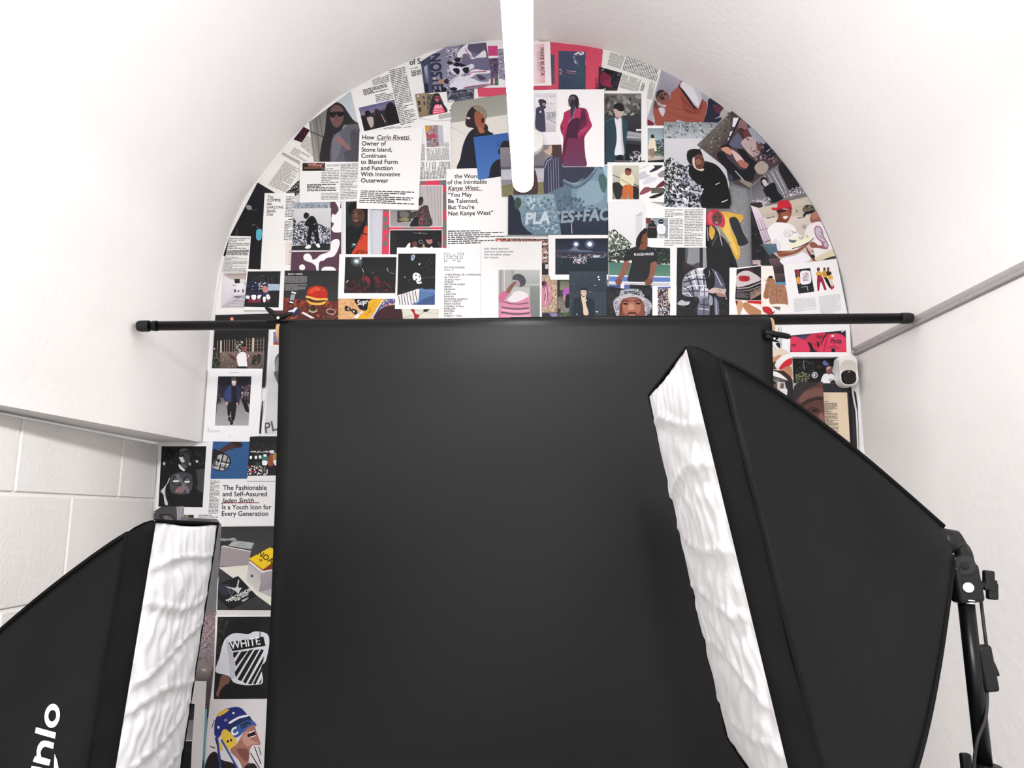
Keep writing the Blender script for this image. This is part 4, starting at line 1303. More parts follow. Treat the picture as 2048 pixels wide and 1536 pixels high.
P('X', PR, 'photo of a man in black tee leaning on a tennis net, blue court behind', CP, '1215,407 1284,405 1284,498 1342,499 1338,581 1217,582', 'e4e4e6', '''
g e9e9eb dcdcdf 1215,407 1290,407 1290,500 1215,500
p d2d2d6 1270,435 1283,425 1283,500 1270,500
l b0b0b6 2 1270,436 1283,431
n 4a5a4a/35463a/6a7a60/28342c 5 150 1216,466 1228,462 1240,480 1262,490 1250,520 1216,524
n c8d0c4/35463a/4a5a4a 4 50 1216,480 1260,490 1260,526 1216,526
g 1f2826 2a3430 1300,498 1342,500 1342,530 1300,530
n 1a2220/35403a/4a564c 5 80 1305,500 1342,500 1340,532 1305,532
n 2a342e/3a463c/1c2420 5 60 1216,508 1255,500 1255,530 1216,530
g 4d7468 5a8474 1217,527 1342,533 1340,556 1217,553
g 5a78b8 6080c4 1217,556 1340,558 1340,567 1217,566
g 44589a 50669f 1217,570 1338,570 1338,582 1217,582
l 2a3050 1 1217,576 1246,576
s 24262b 1254,505 1268,497 1284,496 1300,498 1312,510 1312,528 1300,531 1302,550 1300,567 1256,567 1258,545 1262,524 1248,528 1246,520
s 1a1a1e 1272,497 1278,478 1284,464 1290,462 1290,500
s 7a4a3a 1279,474 1284,468 1292,468 1292,500 1275,500
s 1a1a1e 1271,488 1274,476 1282,465 1292,460 1292,468 1284,473 1281,484 1278,496 1273,500
l 1a1a1e 1.2 1272,480 1270,498
l 1a1a1e 1 1276,484 1275,500
l 2a1614 .8 1281,478 1284,478
s 4a241e 1279,488 1284,487 1284,490 1280,491
s 8a5a4a 1248,526 1258,530 1252,548 1244,560 1238,570 1230,566 1238,550
s 8a5a4a 1300,530 1312,528 1308,548 1303,562 1298,572 1290,568 1297,552
g e4e4e6 c4c4c8 1217,566 1338,568 1338,574 1217,572
l 8a8a90 .8 1217,569 1338,571
p dcdcdf 1240,566 1247,566 1247,582 1240,582
s 7a4a3c 1229,564 1238,560 1243,566 1238,574 1232,572
s 7a4a3c 1288,566 1296,560 1304,564 1300,572 1292,576
p 1e2026 1258,572 1300,574 1300,582 1258,582
t e8e8ea 7.0 1266.5 515 -2 0 .83 PLACES+FACES
''')
P('Q', PR, 'photo of a person in an open plaid shirt with hands clasped', CP, '345,100 770,100 780,340 1050,345 1122,345 1115,905 345,912', 'e9e9e9', '''
@photograph 202225 425,112 1045,112 1038,907 412,910
g 5a5c62 44464b 520,112 700,112 690,350 520,350
g 3a2e28 2a2422 495,250 530,300 640,350 500,420
p 8c8d92 560,112 690,112 690,280 600,315 540,290
p 2c2d30 690,112 730,112 730,350 690,350
p 9a9ba0 728,112 765,112 775,345 728,350
n 2c2d30/26282a/1a1b1d/343537 40 60 415,600 1040,560 1038,905 412,908
s b8bcc4 430,765 480,725 520,745 575,745 560,780 510,790 450,785
s 8a8c9a 500,470 560,400 640,360 740,360 830,362 880,400 950,470 980,560 960,600 800,600 790,700 800,900 680,905 690,760 660,690 560,690 490,660 482,580
g c4c4cc 9a9aa6 600,380 780,365 770,590 600,600
l 34364a 20 540,430 600,560 620,680
l 34364a 16 640,380 700,620
l 34364a 16 740,370 740,600
l e4e4ea 12 590,395 660,600
l e4e4ea 10 690,370 740,590
l e4e4ea 10 500,600 600,560 780,560
l 34364a 18 500,520 640,480 770,490
l 34364a 14 500,640 640,620 780,625
l e4e4ea 10 520,470 660,430 770,430
l e0e0e6 12 490,650 560,640 600,690
l 1a1b22 9 500,560 560,600 600,680
g dcdce2 b0b0bc 700,590 790,590 790,685 690,685
l 4a4c66 10 700,630 790,630
l 4a4c66 10 745,590 745,685
s 5a5c70 850,380 900,400 960,480 985,560 970,600 870,590 860,500
l c8c8d0 10 870,400 950,560
l 26283a 12 900,420 970,520
s 1c1d20 740,365 830,365 870,480 850,590 780,590 760,480
s e8e8ee 655,355 690,385 740,365 750,350
l c8c8cc 4 800,375 810,420 790,460
s 6a6c7c 680,760 790,700 800,900 670,905
l d8d8e0 10 680,830 800,840
l 2c2e3c 12 700,780 800,790
l 2c2e3c 10 740,710 740,900
s 6a6c80 860,690 910,760 915,900 870,900 
l c8c8d4 8 880,720 890,900
s 98a0a8 805,670 840,700 840,780 805,780
s c8b4ac 790,620 850,585 920,590 960,600 1000,600 985,660 960,680 900,640 850,650 800,640
s 9a7a70 880,640 940,650 990,660 980,690 930,690 890,670
l 5a3c38 4 900,600 960,620
l 5a3c38 4 890,615 950,635
l d8d8dc 6 985,660 1005,720
''')
P('P', PR, 'close flash portrait of a man in a patterned bucket hat, cut off by the backdrop', CP, '902,740 1110,772 1440,765 1442,1110 902,1110', '1e1f22', '''
n 2a2b2e/242528/303134 60 40 905,750 1440,765 1440,1100 905,1100
s b9b5be 980,920 1010,880 1070,850 1180,830 1300,860 1370,890 1420,940 1425,1000 1380,1060 1330,1110 1050,1110 1000,1040 980,980
n 8a8692/d8d4dc/6a6674 14 170 985,900 1060,860 1060,1100 1000,1050
n 8a8692/d8d4dc/6a6674 14 170 1330,880 1425,940 1400,1060 1330,1100
s 9aa0a8 1050,840 1070,800 1120,778 1200,772 1280,780 1320,820 1335,865 1180,830 1060,860
s 2c3038 1100,830 1140,800 1240,800 1290,830 1300,850 1180,825
n c8ccd4/20242c/6a707c 14 60 1060,790 1300,780 1330,850 1060,850
s 7e4a3c 1055,960 1080,900 1130,880 1200,870 1280,880 1320,920 1340,980 1330,1110 1070,1110 1050,1040
s a86a56 1130,900 1200,890 1260,900 1300,960 1290,1040 1240,1080 1130,1080 1090,1020 1090,950
s c08a72 1165,960 1200,950 1230,1010 1190,1030 1150,1015
s 5a2c24 1060,960 1080,930 1075,1040 1080,1100 1060,1080
s 8a5244 1110,890 1200,900 1280,890 1250,930 1200,925 1140,930
l 26120f 9 1085,925 1120,912 1160,925
l 26120f 9 1225,925 1270,908 1310,925
s 20100e 1090,948 1120,935 1155,950 1120,962
s 20100e 1232,948 1265,932 1300,945 1268,958
s 4a221c 1130,1085 1150,1055 1190,1045 1240,1052 1260,1085 1230,1070 1160,1070
s b87a74 1140,1095 1180,1080 1230,1082 1245,1110 1140,1110
l 5a2c24 4 1150,1015 1175,1028 1205,1028 1230,1015
''')
P('Q', PG, 'white edged crowd photo with a pale hat, left of the plaid shirt', CM, '135,560 420,560 415,915 135,915', 'f0f0f0', '''
@photograph 2c2a30 195,575 350,570 342,908 200,912
n e8e8ea/1a1a1e/6a2030/9aa4b4/c8b0a8/3a3c44 18 260 195,575 350,570 342,908 200,912
s dcd6c8 320,600 352,585 352,760 335,760 318,690
g 3a4a8a 5a6ab0 195,570 350,568 350,588 195,590
''')
P('L', PR, 'dark room photo with teal carpet and stacked brown upholstery, curved strip', CP, '345,60 470,50 560,480 730,780 790,1100 800,1290 700,1260 600,1120 590,990 460,800 358,790', '2a2a2e', '''
g 18181b 222225 350,300 480,400 520,700 360,790
n 3a3b3f/151517/2c2d31 30 40 355,380 480,420 510,760 360,790
g 4d6470 566c78 465,545 620,530 650,650 560,670
g 4a606c 5a707c 560,660 640,650 700,760 600,800
s 3c3236 570,680 620,650 670,680 690,740 730,800 600,820 560,740
g 6a5258 4a383e 555,720 690,700 735,800 590,825
g 3c3436 2c2628 590,820 735,790 745,900 610,940
g 5a484e 3a3034 610,900 745,880 760,985 625,990
g 4d8fb4 5aa0c4 630,990 770,985 775,1030 640,1040
g b09a9c c4b0b0 362,730 460,730 458,790 370,800
s 1a1a1c 365,790 400,780 450,790 460,800 365,805
''')
P('L', PG, 'page of folded tees with a red print, right of the plaid shirt photo', CM, '95,832 470,790 468,1395 90,1395', 'f2f1f0', '''
@photograph 2a2528 178,840 464,800 464,1215 160,1195
g 1c1a1c 26222a 178,840 464,805 464,880 178,880
s 5a1a28 300,850 350,838 375,860 340,875
s c9bfc2 180,910 290,855 400,900 462,960 380,1000 240,1045 178,1050
s 9c1e2c 200,935 240,915 300,920 335,945 320,975 260,985 215,970
n c02c38/7a1420 16 26 200,915 335,920 330,985 205,975
l 1c181a 7 180,1055 300,1040 462,975
l bdb4b8 9 180,1068 320,1055 462,995
l 2a2628 8 180,1085 330,1070 462,1015
l a49ca0 7 180,1098 320,1088 460,1040
g 6a5a50 9a8270 330,1110 464,1050 464,1130 340,1200
n c8a888/5a4a3c 14 20 340,1100 464,1060 464,1150 340,1190
p 242226 170,1100 330,1110 325,1185 165,1180
L 7 8a8088 .4 180,1108 322,1115 318,1178 175,1172
p 1a1819 340,1200 464,1130 464,1215 380,1210
@photograph e8d8c8 160,1205 464,1205 475,1375 190,1375
p f0efee 165,1205 300,1210 470,1290 475,1375 160,1375
s c89a78 165,1210 225,1205 260,1260 235,1330 215,1375 195,1375 180,1300
s b8825c 250,1250 290,1225 350,1260 420,1300 475,1340 475,1375 340,1375 270,1310
s 5a3424 165,1210 190,1215 175,1260
g c8202c d02834 290,1210 468,1212 468,1250 320,1238
''')
P('L', PG, 'cream page with a brown patterned jacket, right of the red print tees', CM, '462,800 600,800 640,1030 780,1035 800,1290 470,1285', 'f0e9e0', '''
s 9c6a50 540,940 580,935 600,960 560,1050 550,1180 490,1165 520,1020
s a4745a 570,950 620,960 650,1030 740,1030 780,1240 740,1250 650,1245 565,1240 560,1060
n 7a4c38/b88a70/8a5a44/c89c80 10 200 500,960 760,1020 775,1245 500,1160
s 1c1412 548,930 575,918 605,930 590,948 560,945
l 5a3424 4 645,1040 650,1240
l 2c1812 5 670,1095 700,1090
''')
P('L', PG, 'page scrap with a bright red shoe above the right end of the paper roll', CM, '462,1278 800,1285 805,1420 462,1420', 'efeeee', '''
s c42834 480,1285 540,1280 585,1310 600,1370 575,1385 520,1360 485,1330
s c42834 610,1370 640,1375 650,1410 605,1410
n 8a1420 6 12 490,1290 580,1300 590,1370 500,1340
l 1a1416 12 590,1370 640,1310 670,1285
g 5a5458 8a8488 590,1280 690,1280 680,1330 620,1300
s e4e4e6 620,1320 640,1310 640,1350 620,1360
''')
P('L', PR, 'bright photo of two men in caps and white tees holding a sneaker', CP, '343,90 440,120 1035,-20 1150,220 1360,700 1130,745 730,800 690,720 500,560', 'c9bfb0', '''
g ccc2b2 beb4a4 410,125 1040,0 1150,250 480,260
g dacfc6 c8bcb0 470,240 1150,200 1340,700 700,760
l a09484 4 440,215 640,185
l a09484 4 820,130 960,95
g e4d8e2 d4c4d2 345,95 430,130 500,260 370,270
g e0d0de c8b4c8 370,260 480,220 585,490 500,550
l 6a5a6a 5 380,270 500,540
l 6a5a6a 5 410,255 525,530
l 6a5a6a 5 440,240 550,515
l 6a5a6a 5 465,228 575,500
l 5a4a5a 6 430,395 540,355
l 5a3850 9 500,525 580,495
T 4a4038 26 530,248 -12 0 1 Open air
T 4a4038 26 893,248 -12 0 1 Open air
T 4a4038 26 1050,640 -12 0 1 Open air
n 8a7c6a/6a5c4c 10 20 870,130 900,160 890,180 870,160
n 8a7c6a/6a5c4c 9 30 940,310 1000,300 1000,360 950,370
s 7c4232 660,170 700,150 760,140 815,150 820,190 790,260 750,300 660,290 640,280 665,230
s 9a5a44 700,180 760,150 810,180 790,240 750,265 710,240
s 2a1815 650,145 740,140 760,160 690,175 660,180
s eae4e0 720,225 770,215 775,235 740,250
s c42438 588,140 600,115 650,118 660,60 700,28 750,22 795,45 820,90 822,150 760,125 700,130 640,150
s 9c1828 655,120 720,130 800,110 822,150 760,128 690,140
s f3f0f2 540,380 600,310 660,290 770,300 850,340 900,420 960,460 970,560 860,610 700,620 640,640 580,500
s e2dfe4 640,480 700,560 690,620 640,620 600,520
e dcd0d4 780,420 56 48 
e f3f0f2 780,420 48 40
n 8a8088/b8a8b0 8 26 740,390 820,390 820,460 740,460
l 8a8088 6 820,390 880,420
l 8a8088 6 830,420 880,400
s 9a6454 1050,200 1100,150 1130,170 1160,240 1150,290 1080,300 1040,270
s b47c68 1050,215 1100,170 1130,190 1130,240 1080,250
s 3a3a34 950,150 960,110 1000,85 1050,90 1085,110 1100,150 1060,170 1000,190 965,222 955,210 975,180
n c8bca0/2a2822/7a725c 12 60 955,110 1080,95 1090,150 960,170
s 15151a 960,200 1000,165 1095,150 1050,185 1000,195 970,222
s eee8ec 1000,350 1060,300 1160,285 1210,360 1250,440 1340,690 1160,725 1100,700 1080,620 1040,560 1060,520 980,440
s 945c4a 1030,540 1080,520 1140,560 1200,560 1250,590 1220,605 1120,590 1060,590
s b06a80 1088,370 1100,340 1140,330 1180,370 1200,450 1240,520 1255,570 1230,600 1190,590 1170,530 1120,480 1095,430
s c4c0d0 1100,375 1115,350 1140,345 1170,380 1190,460 1230,530 1240,570 1215,580 1185,520 1130,470 1105,420
n 4a4a5c/8a8a9a 14 24 1110,360 1160,370 1230,560 1200,560
s 8a4c3c 650,625 760,630 860,620 960,560 1020,530 1010,555 900,640 780,680 690,695 660,670
l b47c68 8 690,650 850,640 980,555
s f2efd8 790,490 860,480 950,440 1020,430 1080,470 1040,510 920,570 830,600 795,560
l 1c2030 9 825,600 920,575 1040,515 1082,475
s 5a6a70 790,490 830,500 880,500 850,530 800,520
n 3a4a50/8a8a70 12 20 900,450 1020,440 1010,480 910,500
g 5a7484 4c6474 470,545 640,540 660,640 520,660
s eceaf2 700,720 860,680 960,640 1040,740 720,790
s 7a3c30 990,570 1060,680 1120,740 1080,745 1010,640
s 1a1a1e 1040,680 1080,670 1095,700 1055,705
s d8d0b4 1110,700 1330,600 1340,680 1130,740
s 26262a 1210,720 1340,685 1345,715 1230,745
''')
P('L', PG, 'white page with small photos and two text columns at the right foot of the arch', CM, '722,792 1345,722 1500,1500 1520,1580 860,1640 812,1500', 'efeef1', '''
@photograph 202226 850,850 1035,828 1085,1105 900,1132
s 9a2838 868,870 890,852 912,860 908,885 872,890
s d8a050 870,950 905,930 925,990 905,1020 880,1000
s 7a4838 875,890 905,885 905,920 880,925
s eceaf0 920,880 960,860 1010,862 1038,880 1042,1000 935,1020 920,960
n 8a9aa0/c47888/c46a78/a0b4c0 14 40 940,885 1015,880 1020,980 945,985
l d8d8da 5 930,1055 1000,1045 1010,1100
@photograph efeef1 1100,800 1320,800 1320,1100 1110,1100
s 6a3a30 1115,830 1145,825 1145,865 1118,865
s d8a848 1108,880 1150,870 1180,890 1170,925 1115,930
s a02440 1118,930 1170,925 1215,1040 1225,1080 1200,1085 1160,990 1140,1090 1120,1090
s 4a3028 1190,830 1210,825 1215,860 1192,860
s c89838 1180,870 1220,865 1230,950 1190,950
s 1c1c22 1200,950 1240,950 1280,1050 1260,1060
s 6a4838 1232,828 1255,822 1258,860 1235,862
s 2a2624 1225,870 1270,870 1285,900 1240,925
s e0b040 1245,920 1290,915 1300,960 1255,965
s b82848 1275,1040 1310,1030 1315,1060 1280,1085
s d8c8b0 1270,960 1290,960 1305,1035 1285,1040
@body_text
L 17 b0 .35 838,1190 1090,1165 1110,1310 850,1350
@body_text
L 17 b0 .35 1130,1160 1385,1132 1400,1340 1160,1375
@caption
L 1 70 .5 870,1383 910,1378 910,1388 870,1393
@page_number
l 88 6 1165,1528 1180,1526
''')
P('R', PG, 'white page with a photo of crowded bright pink shirt backs, behind the pole end', CM, '350,330 1140,260 1160,690 480,690 350,690', 'efeef0', '''
@photograph 20242e 445,440 1095,378 1105,635 445,635
g 26304a 3a4668 500,440 680,420 640,500 560,470
s d8385c 445,470 500,450 560,470 620,495 655,540 668,635 480,635 450,580
s c8304f 620,490 680,430 760,412 860,410 830,470 805,540 800,635 720,600 690,540
s dc3e60 860,450 900,425 980,415 1050,430 1095,480 1103,635 800,635 815,540
s c42c4a 870,440 900,430 850,620 830,600
s 15151c 665,540 680,520 720,600 690,610
t 2a1c30 60 752,478 -6 .2 .8 Patta
t 2a1c30 76 912,530 0 .2 .85 Patta
l 2a1c30 6 880,590 920,570 970,565 1020,600
p 1c1824 928,590 970,590 970,635 928,635
l 2a1c30 6 735,560 760,510 800,505
p 1c1824 760,520 785,520 785,570 760,570
p e8e8ec 925,438 955,432 960,450 932,458
t 1c1824 48 455,560 8 0 .8 atte
l e8e8ea 9 1040,398 1080,385
''')
P('R', PG, 'page scrap with black outlined sneaker sides peeping out below the clamp', CM, '200,320 355,320 355,670 200,640', 'eeeeee', '''
l 2a2a2e 5 225,480 300,580 355,620
l 2a2a2e 5 225,565 280,620 330,670
l 8a3c58 7 335,330 335,380
s 26262c 300,515 350,510 352,570 330,560
s 1a1a1e 220,440 300,470 350,500 300,500 230,480
''')
P('R', PR, 'blurred photo of a red and white striped shoe on skin, cut by the backdrop edge', CP, '200,600 360,600 465,655 473,988 225,988 200,880', 'e0cfc0', '''
g c89a78 b8845c 225,700 330,660 350,700 225,760
g 3a2820 5a3c2c 225,760 280,740 300,830 225,840
s eeeced 265,780 300,720 355,680 465,650 462,740 330,840 280,820
s d42434 310,830 380,740 462,705 462,770 370,830
s 3c261e 225,840 300,850 400,860 470,960 470,985 400,960 260,870
s c08c68 350,830 440,800 468,860 470,930 400,880
s efeeee 232,862 330,890 420,985 232,985
''')
P('R', PR, 'dark photo of a man in white printed tee and foliage, beside the security camera', CP, '472,690 1060,688 1130,990 475,990', 'e8e8ea', '''
@photograph 17181b 500,694 1050,690 1062,984 512,984
n 2c3030/3a4038/1f2226/4a5048 16 110 505,700 760,700 760,984 515,984
n 8a8c6a/a8a880/4a4c38 12 120 525,880 620,850 710,880 680,984 540,984
l c8ccd0 4 630,720 640,830
s 6a6cb0 855,740 880,715 905,735 930,760 900,775 870,770
s 3c2c28 790,780 815,770 835,790 820,815 795,810
s 121317 740,850 790,820 840,830 860,880 850,984 690,984 710,900
e c8ccd0 762,888 36 38
e 2a2c30 762,888 24 26
s e0e0e4 745,880 770,870 765,905 750,905
s d8d8dc 985,770 1010,790 1050,860 1058,920 1010,890 970,850
s ececf0 860,890 900,870 950,868 1010,900 1050,950 1055,984 848,984
s 8a5c58 895,830 915,790 945,780 968,800 965,860 930,880 905,870
s c8a8a4 900,800 930,782 950,800 930,820 905,830
s 1c1d22 945,984 960,955 990,950 1020,984
n 2a2c34 8 26 920,930 1040,930 1040,955 930,960
''')
P('R', PR, 'photo of a young man by parked cars, half covered by the softbox', CP, '225,910 300,930 470,985 485,1260 225,1260', '565353', '''
g 4a4646 8a8684 240,940 300,930 330,990 250,990
p c8c6c2 290,985 380,990 400,1120 340,1160 290,1080
p 6a5448 330,1000 370,1000 365,1060 325,1060
s e0e0de 320,1075 400,1065 405,1130 350,1190 320,1120
s 26262a 380,990 470,990 480,1220 400,1200 410,1080
s 7a4c44 230,1010 255,990 275,1010 275,1060 255,1085 232,1070
s 1c1c20 225,990 250,975 275,995 260,1010 232,1010
s 1e1e24 232,1085 290,1085 340,1120 350,1170 300,1200 232,1160
e e8e8ea 292,1115 7 6
''')
P('R', PR, 'black backing sheet behind the tan book page, beneath the security camera', CP, '820,985 1060,985 1180,1010 1250,1100 1270,1250 1290,1800 820,1800', '2e2f34', '''
n 3a3b40/27282c/33343a 30 50 825,990 1240,1100 1280,1780 830,1780
l 1a1418 30 1180,1100 1200,1780
e 55565c 1245,1430 5 12
''')
P('R', PR, 'very close portrait of a face under a dark beanie, lower right of the collage', CP, '470,1100 490,1030 540,985 822,985 860,1800 470,1800', '2e2c2e', '''
s 5c3c36 500,1220 560,1140 640,1070 740,1030 822,1010 860,1500 860,1800 470,1800 480,1400
s 75504a 560,1160 640,1090 760,1060 830,1080 830,1180 700,1170 560,1230
s 3a2420 540,1260 640,1190 740,1160 830,1160 840,1200 740,1200 640,1240 560,1300
s 4a2c28 640,1310 700,1290 760,1300 800,1330 740,1350 680,1345
s 120c0c 690,1315 730,1310 760,1325 725,1340
l 241614 8 640,1300 700,1280 780,1305
s 8a5c54 770,1380 820,1350 840,1440 800,1480
''')
P('R', PG, 'tan book page dense with small print on the black backing sheet', CM, '824,1092 1143,1094 1185,1800 862,1800', 'e3cfb4', '''
@body_text
L 1 55 .5 848,1192 918,1192 918,1206 848,1206
L 12 55 .6 838,1215 1025,1215 1035,1365 845,1365
L 36 55 .6 848,1368 1035,1368 1055,1790 870,1790
''')
# the row just above the backdrop
P('M', PR, 'photo of a burger shaped lamp with phone and ring on a red wood table', CP, '885,604 1530,604 1530,1200 700,1200 700,1075 865,1068', '2a2a2c', '''
g 29292b 333336 890,606 1525,606 1525,960 880,930
g 7a3426 5c2a22 872,920 1150,950 1150,1180 865,1180
g 6a2e24 4a241e 1140,950 1525,965 1525,1180 1140,1180
g 5c3030 4c2828 700,1075 880,1065 1200,1120 1200,1200 700,1200
n 8a4230/5a2a20/a0553c/45201a 30 90 870,930 1525,970 1525,1180 870,1180
t e8e8e8 24 928,652 0 0 1 JOHN F. HARRIS
L 7 9a9a9c .5 890,668 1155,668 1150,748 890,748
L 8 9a9a9c .5 890,762 1155,762 1125,838 885,838
s b52a1c 1150,880 1160,830 1210,795 1280,785 1350,800 1390,850 1392,900 1380,940 1280,930 1160,910
s d8452c 1180,850 1220,810 1280,800 1300,830 1240,850 1190,880
n f0c890 5 16 1200,800 1350,800 1370,850 1200,840
s e8b85c 1148,900 1270,930 1390,930 1385,960 1350,975 1250,965 1150,930
s 4a2a1c 1155,925 1260,955 1370,950 1360,975 1250,980 1165,955
s e6b04c 1145,945 1200,975 1290,985 1375,965 1350,1000 1280,1012 1190,1000
p 2a221c 1215,1010 1245,1010 1240,1070 1205,1070
e b0a07c 1222,1072 50 28
e 3a3026 1222,1062 38 20
l d8ccb0 5 1172,1085 1222,1100 1272,1085
l d8c4b8 7 1378,1080 1395,1060 1435,1055 1475,1070 1490,1095 1470,1115 1430,1118 1395,1105 1378,1080
e 5a3a34 1420,1150 45 26
p e4e0dc 1085,1105 1110,1090 1245,1165 1200,1168
p 1a1a1c 955,850 1030,860 1010,950 985,1010 935,1000
p e8e8ea 972,850 1025,862 1020,880 965,868
p 9aa0a8 962,880 1015,888 998,960 950,950
p e8e8ea 948,965 992,975 988,992 944,982
s 2a3058 935,1085 1000,1040 1060,1060 1065,1100 1000,1130 945,1120
s e8e8ee 925,1085 985,1065 1010,1038 1040,1045 1020,1070 990,1100
l d87840 8 960,1165 1020,1160
''')
P('M', PR, 'night photo print of a football team posing in a group, above the pole', CP, '440,586 890,602 868,1075 402,1075 410,1040 440,615', 'ececec', '''
@photograph 1d2022 455,615 842,612 818,1040 410,1032
n 34383a/2a2e30/50525a/1a1c1e 20 60 480,660 830,650 830,760 480,760
p a8b8cc 690,762 828,765 830,838 695,842
n 8ea4bc 10 20 690,765 828,768 828,835 695,840
s 1f2550 500,760 540,745 580,760 580,800 500,800
n 262c58/1c2040/3a3f68/14182c 22 60 445,740 680,750 680,830 440,830
n e8e8f0 16 14 520,740 680,745 680,830 500,835
s 26233f 420,900 440,850 480,840 550,850 560,890 490,920
s 2c2a48 560,860 600,845 620,880 600,910 565,900
s c8847c 630,800 660,785 690,810 690,860 640,860
s 22285a 630,880 690,865 700,900 650,920
n 2a1c20/4a2c2c 10 30 450,760 680,770 680,840 450,840
s eeeef4 440,900 475,905 470,940 430,930
s eeeef4 495,900 550,895 545,950 510,945
s eeeef4 570,900 615,895 590,940 570,930
s eeeef0 670,900 700,885 720,930 690,950
s eeeef0 635,920 668,920 660,975 640,975
n a8304a/c84860/7a2038 11 44 450,940 610,940 600,985 455,985
s 8a3048 690,945 705,950 700,975 680,970
''')
P('M', PR, 'dark photo of a person dancing before a garden fence, crossed by the pole', CP, '74,1128 712,1112 660,1980 622,1985 630,1790 30,1790', '1f1f21', '''
e e0907c 268,1175 18 19
e 9a3828 268,1175 24 25
e f0a890 268,1175 16 17
g 7a6a62 5a4c46 60,1560 650,1560 640,1790 35,1790
n 8a7a72/5a4c48/9a8a80/463c38 14 120 60,1570 650,1570 640,1790 35,1790
l b09a8c 7 100,1430 95,1565
l cabaa8 20 140,1430 138,1570
l b09a8c 6 180,1420 178,1560
l b09a8c 6 210,1420 208,1560
l b09a8c 6 240,1420 238,1560
l b09a8c 6 275,1415 273,1560
l b09a8c 6 305,1415 303,1560
l c8b4a4 26 520,1400 515,1560
l b09a8c 5 440,1400 440,1560
l b09a8c 5 475,1400 475,1560
l b09a8c 5 570,1400 568,1560
l b09a8c 5 610,1395 608,1560
l b09a8c 5 645,1390 640,1560
l 8a7468 4 430,1440 660,1430
l 8a7468 4 430,1480 660,1470
l 8a7468 4 430,1520 660,1510
n 2a3028/d8d8cc/4a5444 16 50 310,1440 400,1430 400,1570 310,1560
n 1f261f/2c342b 26 60 40,1560 120,1540 140,1760 40,1780
n 1c221c/2c342b 24 50 500,1600 620,1590 600,1720 500,1720
s eceaee 325,1620 360,1575 400,1565 450,1590 470,1620 440,1650 450,1720 430,1740 360,1740 335,1700
s 5a302c 235,1590 265,1600 310,1640 330,1660 300,1665 260,1640
s 8a4c4c 382,1500 400,1480 430,1490 440,1540 410,1560 385,1540
s 1c1416 385,1500 400,1470 440,1485 430,1500
s 8a5450 440,1560 460,1620 480,1640 465,1660 440,1620
s 15161a 330,1745 380,1735 440,1740 445,1795 325,1795
e f4f4f4 64,1528 8 7
''')
P('X', PR, 'sliver photo of blue checked cloth over an orange box, left of the hanging paper', CP, '547,664 575,664 575,706 547,704', 'c4532c', '''
g 5a70a8 4a5e96 547,664 575,664 575,690 549,685
n a8b8dc/3a4e88/c8d4ec 1.6 90 547,664 575,664 575,690 549,685
l 2a2030 1 547,686 575,691
n d86840/a83c1c 3 20 547,690 575,692 575,705 547,703
''')
P('S', PR, 'pale photo of a grey figure with letters PLA, left of the hanging paper', CP, '815,300 1010,300 1000,1385 700,1385 720,1300 790,960 800,780', 'e6e6e7', '''
@photograph cdcdcf 838,310 1000,310 990,1355 768,1355
g d8d8da c4c4c6 838,310 1000,310 990,800 800,870
s 5c5c5e 892,520 900,450 940,400 1000,390 1000,620 960,620 960,790 930,760 905,700 885,650 885,610 900,610
s 88888a 900,600 905,500 935,450 980,500 980,600
s 4c4c4e 925,850 955,835 1000,840 1000,920 945,910
g c0c0c2 cacacc 800,870 1000,820 1000,1000 795,1010
t 55555a 170 775,1345 -16 .1 .95 PLACE
@edge_bar
p 1c1d20 735,960 757,960 733,1348 709,1348
''')
P('S', PG, 'white page with a runway photo of a person in navy bomber jacket and cap', CM, '112,578 752,582 704,1442 48,1442', 'ececee', '''
@photograph 15161f 228,672 620,672 585,1252 190,1252
g 12131a 20212f 228,672 620,672 610,900 215,900
g 8a868a a8a4a6 215,1010 600,1000 585,1252 190,1252
g 5a565a 8a868a 255,920 520,920 600,1010 210,1020
n 6a5a5e/8a6a6e/2a2a34/15161f/4a3c44 22 90 500,780 615,770 600,960 500,950
n 2a2a34/55485a/15161f/3a3440 18 70 222,760 280,780 260,980 205,1030
s 12131a 500,930 560,960 590,1060 585,1100 550,1080 520,1000
l d8d8de 5 545,1095 590,1105
n e8e0e0/b8a8a8 9 16 500,850 600,850 590,920 500,920
s 252a48 330,790 380,770 440,770 480,800 495,850 480,960 470,1010 430,1000 400,960 340,980 305,960 285,890 295,840
s 34406c 345,800 380,785 375,960 340,970 300,900
s 15161c 385,790 430,790 450,960 440,1060 420,1180 385,1190 378,1080 365,1140 345,1150 335,1000 390,950
s c8a8a4 390,720 440,722 435,770 415,785 392,770
s e8dcd8 393,725 425,725 425,755 395,752
s 4a4a42 383,700 400,682 430,682 445,705 440,722 388,722
s c89a94 313,975 340,975 340,1010 322,1012
s c89a94 442,985 462,985 458,1012 446,1012
s 101014 350,1145 375,1150 375,1195 350,1200
s 101014 375,1190 400,1195 402,1235 370,1240
l f0eef0 5 350,1142 372,1140
@body_text
L 1 a0 .4 362,620 475,620 475,632 362,632
L 2 90 .4 105,1285 125,1285 125,1310 105,1310
L 2 a0 .4 103,1308 255,1308 250,1332 103,1332
l 60 5 358,1384 368,1384
''')
